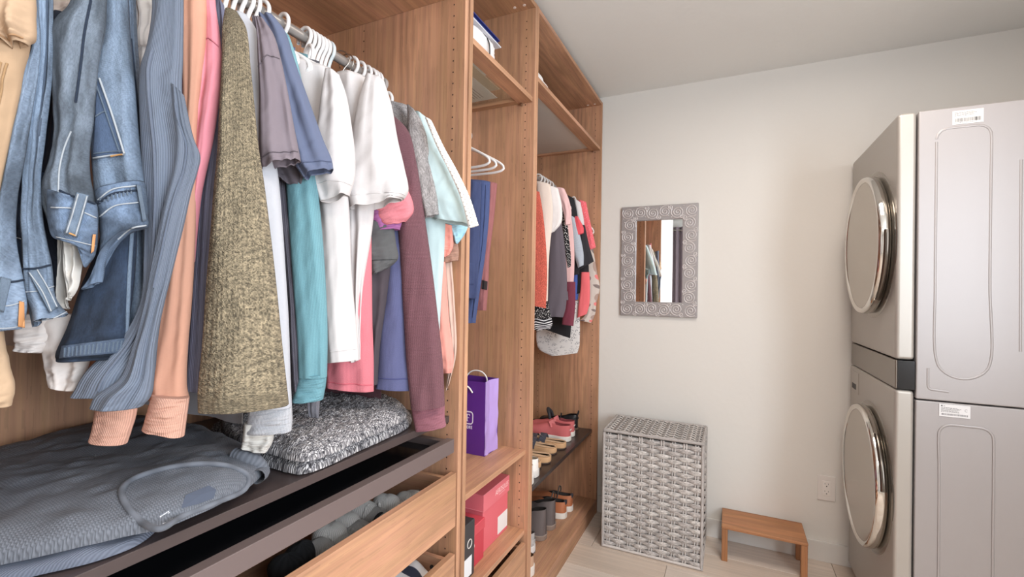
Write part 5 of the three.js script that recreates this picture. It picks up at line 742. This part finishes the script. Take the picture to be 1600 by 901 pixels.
{
  const y = 2.0;
  const bag = thing('plastic_bag', 'crumpled white plastic bag tied with black cord on the glass shelf', 'bag');
  const cx = -0.18, cz = -1.31;
  const W = std(0xe9e5e4, 0.35, { side: THREE.DoubleSide });
  part(bag, 'bag_body', grid(80, 50, (u, v) => { const a = u * 6.2832, c = v * Math.PI, k = 1 + 0.09 * N2(Math.cos(a) * 4, Math.sin(a) * 4 + v * 7, 3) + 0.05 * N2(Math.cos(a) * 11, Math.sin(a) * 11 + v * 15, 4), sx = Math.sign(Math.cos(a)) * Math.pow(Math.abs(Math.cos(a)), 0.6), sz = Math.sign(Math.sin(a)) * Math.pow(Math.abs(Math.sin(a)), 0.6), s = Math.pow(Math.sin(c), 0.55); return V(cx + 0.13 * s * sx * k, y + 0.003 + 0.055 * (1 + Math.sign(Math.cos(c)) * Math.pow(Math.abs(Math.cos(c)), 0.7)) * mix(1, k, 0.6), cz + 0.13 * s * sz * k); }), W);
  part(bag, 'cord', tube([V(cx + 0.135, y + 0.015, cz - 0.03), V(cx + 0.138, y + 0.08, cz - 0.005), V(cx + 0.08, y + 0.112, cz + 0.03), V(cx - 0.08, y + 0.112, cz + 0.07)], 0.0022, 40, 8), BLACK, 'thin black cord');
  part(bag, 'knot_end', tube([V(cx + 0.1, y + 0.03, cz - 0.12), V(cx + 0.11, y + 0.035, cz - 0.15), V(cx + 0.12, y + 0.05, cz - 0.165)], 0.006, 20, 8), W, 'twisted bag ends'); settle(bag);
  const bd = thing('binder', 'navy blue binder lying on the white plastic bag', 'binder');
  part(bd, 'lower_cover', box(-0.33, -0.055, y + 0.113, y + 0.117, -1.44, -1.17, 2, 0.001), std(0xdfe1ea, 0.4), 'white lower cover'); part(bd, 'pages', box(-0.32, -0.062, y + 0.117, y + 0.131, -1.43, -1.17, 2, 0.001), std(0x24306a, 0.45)); part(bd, 'upper_cover', box(-0.33, -0.055, y + 0.131, y + 0.135, -1.43, -1.17, 2, 0.001), std(0x27337a, 0.4)); bd.rotation.x = 0; settle(bd);
  const pp = thing('paper_sheets', 'white printed papers lying on the glass of the middle unit', 'papers');
  const pm = std(0xffffff, 0.9, { map: canvasTexture(256, 256, (g, w, h) => { g.fillStyle = '#efecea'; g.fillRect(0, 0, w, h); g.fillStyle = '#9d9a9b'; for (let i = 0; i < 14; i++) g.fillRect(24, 40 + i * 11, rr(90, 200), 3); }) });
  part(pp, 'sheet', faceXZ(box(-0.42, -0.13, y - 0.0035, y - 0.0025, -1.56, -1.3)), pm); part(pp, 'folded_sheet', box(-0.3, -0.09, y - 0.0022, y - 0.001, -1.5, -1.19), std(0xd9cbb8, 0.9), 'cream folded sheet'); settle(pp);
  for (const [i, z] of [-1.74, -1.83, -1.92, -2.01].entries()) {
    const r = thing('paper_roll', 'white paper roll lying on the far glass shelf, ' + ['nearest the divider', 'second from the divider', 'third from the divider', 'last and rounded'][i], 'paper roll', 'white rolls on the far glass shelf');
    const R = 0.052, yy = 2.0975 + R; part(r, 'roll', cyl(V(-0.1 - i * 0.01, yy, z), V(-0.1 - i * 0.01, yy, z - 0.085), R, 40), std(0xf0eeec, 0.9)); part(r, 'core', cyl(V(-0.1 - i * 0.01, yy, z + 0.001), V(-0.1 - i * 0.01, yy, z - 0.086), 0.02, 24), std(0xb59a7e, 0.9)); settle(r);
  }
}
function faceXZ(g) { const p = g.attributes.position, uv = g.attributes.uv; g.computeBoundingBox(); const b = g.boundingBox; for (let i = 0; i < p.count; i++) uv.setXY(i, (p.getZ(i) - b.min.z) / (b.max.z - b.min.z), (p.getX(i) - b.min.x) / (b.max.x - b.min.x)); return g; }

// ---------------------------------------------------------------- shoes: heels to the aisle, toes to the back
const LAST = new THREE.CatmullRomCurve3([[0, 0], [0.012, 0.014], [0.045, 0.024], [0.15, 0.0335], [0.4, 0.0315], [0.66, 0.045], [0.83, 0.0425], [0.94, 0.029], [0.985, 0.014], [1, 0]].map(([s, w]) => V(s, w, 0)), false, 'centripetal').getPoints(120);
const halfW = (s) => { for (let i = 1; i < LAST.length; i++) if (LAST[i].x >= s) { const a = LAST[i - 1], b = LAST[i]; return mix(a.y, b.y, (s - a.x) / Math.max(1e-6, b.x - a.x)); } return 0; };
const sE = (k) => 0.5 - 0.5 * Math.cos(k * Math.PI);
function slab(len, k, y0, y1, grow = 0, taper = 1) {  // foot-shaped slab
  const ring = (y, g) => { const r = []; for (let i = 0; i <= 60; i++) { const s = sE(i / 60); r.push(V(-s * (len + 2 * g) + g, y, halfW(s) * k + (s > 0 && s < 1 ? g : 0))); } for (let i = 60; i >= 0; i--) { const s = sE(i / 60); r.push(V(-s * (len + 2 * g) + g, y, -(halfW(s) * k + (s > 0 && s < 1 ? g : 0)))); } return r; };
  const rows = [ring(y0, grow - 0.05), ring(y0, grow * taper - 0.002), ring(y0 + 0.002, grow), ring(y1 - 0.002, grow), ring(y1, grow - 0.002), ring(y1, grow - 0.012)], n = rows[0].length;
  rows[0] = rows[0].map((p, i) => V(-len / 2, y0, 0)); rows.push(rows[0].map(() => V(-len / 2, y1, 0)));
  return grid(n - 1, rows.length - 1, (u, v) => rows[Math.round(v * (rows.length - 1))][Math.round(u * (n - 1))].clone());
}
function upper(len, k, y0, rim, mid, toe, open, inset = 0) {
  const H = (s) => s < 0.18 ? mix(rim, rim * 0.93, s / 0.18) : s < open ? mix(rim * 0.93, mid, smooth(0.18, open, s)) : mix(mid, toe, smooth(open, 0.86, s)) * Math.sqrt(Math.max(0, 1 - Math.pow(Math.max(0, (s - 0.86) / 0.14), 2.2)));
  return mergeGeometries([1, -1].map((d) => grid(54, 18, (a, t) => {
    const s = sE(a), o = 1 - smooth(open - 0.02, open + 0.14, s), w = Math.max(0, halfW(s) * k - inset), h = Math.max(0.002, H(s) - inset), th = t * Math.PI / 2;
    const zc = w * Math.pow(Math.cos(th), 0.75), yc = h * Math.pow(Math.sin(th), 0.8), zo = w * (1 - 0.3 * t * t), yo = h * t;
    return V(-s * len - inset * (1 - 2 * s), y0 + mix(yc, yo, o), d * mix(zc, zo, o));
  })));
}
function shoe(name, label, category, group, o) {
  const t = thing(name, label, category, group), len = o.len ?? 0.25, k = o.k ?? 1, y = o.sole ?? 0.028;
  part(t, 'sole', slab(len, k, 0, y, 0.003), o.soleM, o.soleLabel); if (o.tread) part(t, 'tread', slab(len, k, -0.0001, 0.008, 0.0035), o.tread, 'dark tread');
  const U = part(t, 'upper', upper(len, k, y - 0.003, o.rim, o.mid, o.toe, o.open ?? 0.42), o.m); U.material.side = THREE.DoubleSide;
  part(t, 'lining', upper(len, k, y - 0.001, o.rim - 0.001, o.mid, o.toe, o.open ?? 0.42, 0.0025), o.lining ?? BLACK);
  part(t, 'insole', slab(len * 0.94, k * 0.9, y, y + 0.003), o.insole ?? o.lining ?? BLACK);
  if (o.more) o.more(t, U, y, len, k);
  t.position.set(o.at[0], o.at[1], o.at[2]); t.rotation.y = o.yaw ?? 0; return t;
}
function dup(root, label, at, yaw) { const c = root.clone(); c.name = numbered(root.name.replace(/_\d+$/, '')); c.userData = { ...root.userData, label }; c.position.set(...at); if (yaw !== undefined) c.rotation.y = yaw; scene.add(c); return c; }
const Y1 = 0.4785, Y2 = 0.0805;
{
  const loop = (len, y, h, r, x, w = 0.012) => tube([V(x, y, w), V(x + 0.006, y + h * 0.7, w * 0.8), V(x + 0.005, y + h, 0), V(x + 0.006, y + h * 0.7, -w * 0.8), V(x, y, -w)], r, 30, 8);
  const blk = shoe('flat_shoe', 'black leather shoe against the end panel, heel outwards', 'shoe', 'black shoes', { at: [-0.1, Y1, -2.568], len: 0.24, k: 0.95, sole: 0.012, soleM: std(0x6d5a4c, 0.5), rim: 0.078, mid: 0.055, toe: 0.045, m: std(0x2b2a2d, 0.25), more: (t, U, y) => { part(U, 'heel_loop', loop(0, y + 0.07, 0.025, 0.003, -0.004), std(0x232225, 0.5), 'pull loop'); part(U, 'heel_counter', (() => { const g = grid(20, 8, (u, v) => { const a = mix(-1.1, 1.1, u); return V(-0.028 + Math.cos(a) * 0.032, y + mix(0.05, 0.056, v), Math.sin(a) * 0.029); }); return g; })(), std(0x1d1c1f, 0.3)); } });
  const b2 = dup(blk, 'black leather shoe with raised strap, set back behind pink sneakers', [-0.17, Y1, -2.472], 0.12);
  part(b2, 'strap', tube([V(-0.05, 0.05, 0.034), V(-0.06, 0.1, 0.028), V(-0.075, 0.125, 0), V(-0.06, 0.1, -0.028), V(-0.05, 0.05, -0.034)], 0.009, 40, 8), std(0x2f3036, 0.6), 'dark raised ankle strap');
  const PINK = std(0xc96a6c, 0.85), SOLEW = std(0xeae4dc, 0.5);
  const flap = (x, y, h, lean2) => grid(14, 14, (u, v) => { const a = mix(-1.25, 1.25, u); return V(x - lean2 * v - 0.022 * (1 - Math.cos(a)) - 0.0, y + h * v * (1 - 0.25 * (2 * u - 1) ** 2), Math.sin(a) * 0.034 * (1 - 0.1 * v)); });
  const pk = shoe('sneaker', 'dusty pink sneaker nearer the sandals, white dash on its heel', 'shoe', 'pink sneakers', { at: [-0.075, Y1, -2.355], len: 0.255, sole: 0.026, soleM: SOLEW, rim: 0.06, mid: 0.062, toe: 0.04, open: 0.4, m: PINK, lining: std(0xa14f54, 0.9), more: (t, U, y, len) => { part(U, 'tongue', flap(-0.085, y + 0.04, 0.036, 0.012), std(0xcf7577, 0.85, { side: THREE.DoubleSide }), 'raised tongue flap'); part(U, 'heel_tab', box(-0.0005, 0.0022, y + 0.03, y + 0.035, -0.012, 0.012), std(0xf2e6e0, 0.6), 'small white dash'); } });
  dup(pk, 'dusty pink sneaker nearer the black shoes', [-0.082, Y1, -2.443], 0.03);
  const CORK = std(0xcfa57c, 0.85), BED = std(0xd9b896, 0.8);
  const sandal = (label, group, strapC, at, yaw) => {
    const t = thing('sandal', label, 'sandal', group), len = 0.25;
    part(t, 'sole', slab(len, 1, 0, 0.006, 0.003), std(0x5b4a40, 0.7), 'dark thin sole'); part(t, 'footbed', slab(len, 1.03, 0.006, 0.031, 0.003), CORK, 'tan cork footbed'); part(t, 'insole', slab(len * 0.95, 0.93, 0.031, 0.0335), BED);
    for (const [s, h] of [[0.46, 0.062], [0.66, 0.052]]) part(t, 'strap', grid(24, 6, (u, v) => { const a = u * Math.PI, w = halfW(s) * 1.03 + 0.003; return V(-s * len - (v - 0.5) * 0.034 + 0.006 * Math.sin(a * 2), 0.018 + Math.pow(Math.sin(a), 0.6) * (h - 0.018), w * Math.cos(a)); }), std(strapC, 0.45, { side: THREE.DoubleSide }), 'leather strap');
    for (const s of [0.46, 0.66]) { const r = new THREE.TorusGeometry(0.009, 0.0016, 6, 4); r.rotateX(0.5); r.translate(-s * len, 0.05, halfW(s) * 0.86); part(t, 'buckle', r, METAL); }
    t.position.set(...at); t.rotation.y = yaw; return t;
  };
  sandal('cork footbed sandal with navy straps, next to the pink sneakers', 'cork sandals', 0x4a4c58, [-0.06, Y1, -2.228], 0.05);
  sandal('cork footbed sandal with navy straps, nearer the brown strapped pair', 'cork sandals', 0x4d4f5b, [-0.078, Y1, -2.135], 0.0);
  sandal('cork footbed sandal with brown straps, beside the navy strapped pair', 'cork sandals', 0x5d4a44, [-0.06, Y1, -2.01], 0.04);
  sandal('cork footbed sandal with brown straps, beside the white shoes', 'cork sandals', 0x5a4842, [-0.075, Y1, -1.92], 0.0);
  const wh = shoe('slip_on_shoe', 'white slip-on shoe beside brown strapped sandals', 'shoe', 'white slip-on shoes', { at: [-0.05, Y1, -1.835], len: 0.25, sole: 0.03, soleM: std(0xdedad6, 0.5), rim: 0.05, mid: 0.05, toe: 0.04, open: 0.46, m: std(0xf1ede9, 0.6), lining: std(0xd8ccb8, 0.9) });
  dup(wh, 'white slip-on shoe closest to the divider', [-0.04, Y1, -1.752], 0.02);
  const TAN = std(0xb9734f, 0.4), GREYL = std(0x6a6160, 0.55);
  const tn = shoe('sneaker', 'tan leather sneaker with white sole, near the grey boots', 'shoe', 'tan sneakers on the bottom', { at: [-0.085, Y2, -2.335], len: 0.26, sole: 0.03, soleM: SOLEW, rim: 0.058, mid: 0.056, toe: 0.04, open: 0.42, m: TAN, lining: std(0x4a4442, 0.9), more: (t, U, y) => { part(U, 'collar', loop(0, y + 0.03, 0.06, 0.0035, -0.08, 0.03), std(0x4f4a45, 0.7), 'dark padded tongue loop'); part(U, 'heel_tab', box(-0.012, 0.001, y + 0.04, y + 0.06, -0.012, 0.012, 1, 0.003), std(0x46444a, 0.7), 'dark heel tab'); } });
  dup(tn, 'tan leather sneaker with white sole, near the end panel', [-0.08, Y2, -2.425], 0.04);
  const bt = shoe('ankle_boot', 'grey leather ankle boot beside the tan sneakers', 'boot', 'grey ankle boots', { at: [-0.1, Y2, -2.2], len: 0.26, k: 1.1, sole: 0.022, soleM: std(0x8d7b70, 0.6), rim: 0.125, mid: 0.1, toe: 0.045, open: 0.34, m: GREYL, lining: std(0x3b3431, 0.9), more: (t, U, y) => { part(U, 'heel_seam', tube([V(0.0005, y, 0), V(0.0008, y + 0.05, 0), V(0.0005, y + 0.12, 0)], 0.0018, 20, 6), std(0x4b4443, 0.7)); part(t, 'welt', slab(0.26, 1.1, 0.02, 0.0245, 0.0045), std(0xa08f84, 0.6), 'pale welt'); } });
  dup(bt, 'grey leather ankle boot nearer the divider', [-0.105, Y2, -2.09], 0.03);
  shoe('sneaker', 'white and grey mesh sneaker with lettering, next to the grey boots', 'shoe', undefined, { at: [-0.11, Y2, -1.955], len: 0.26, sole: 0.034, soleM: std(0xe5e3e2, 0.5), tread: std(0x6a6b72, 0.6), rim: 0.06, mid: 0.06, toe: 0.042, open: 0.42, m: std(0xb7b4b3, 0.7), lining: std(0x8f8581, 0.9), more: (t, U, y) => part(U, 'lettering', grid(16, 1, (u, v) => { const a = mix(0.9, -0.9, u); return V(-0.03 + Math.cos(a) * 0.0335, y + mix(0.03, 0.012, v), -Math.sin(a) * 0.03); }, (u, v) => [u, 1 - v]), std(0xffffff, 0.7, { side: THREE.DoubleSide, map: word('VELL', '#c2bfbe', '#8a8686', 256, 96, 'bold 56px sans-serif') }), 'grey heel lettering') });
  shoe('slip_on_shoe', 'tan shoe with thick white sole, front of the bottom board', 'shoe', undefined, { at: [-0.05, Y2, -1.8], len: 0.25, sole: 0.04, soleM: SOLEW, rim: 0.045, mid: 0.05, toe: 0.04, open: 0.42, m: std(0xcaa489, 0.7), lining: std(0x9a7d68, 0.9) });
}

renderer.render(scene, camera);
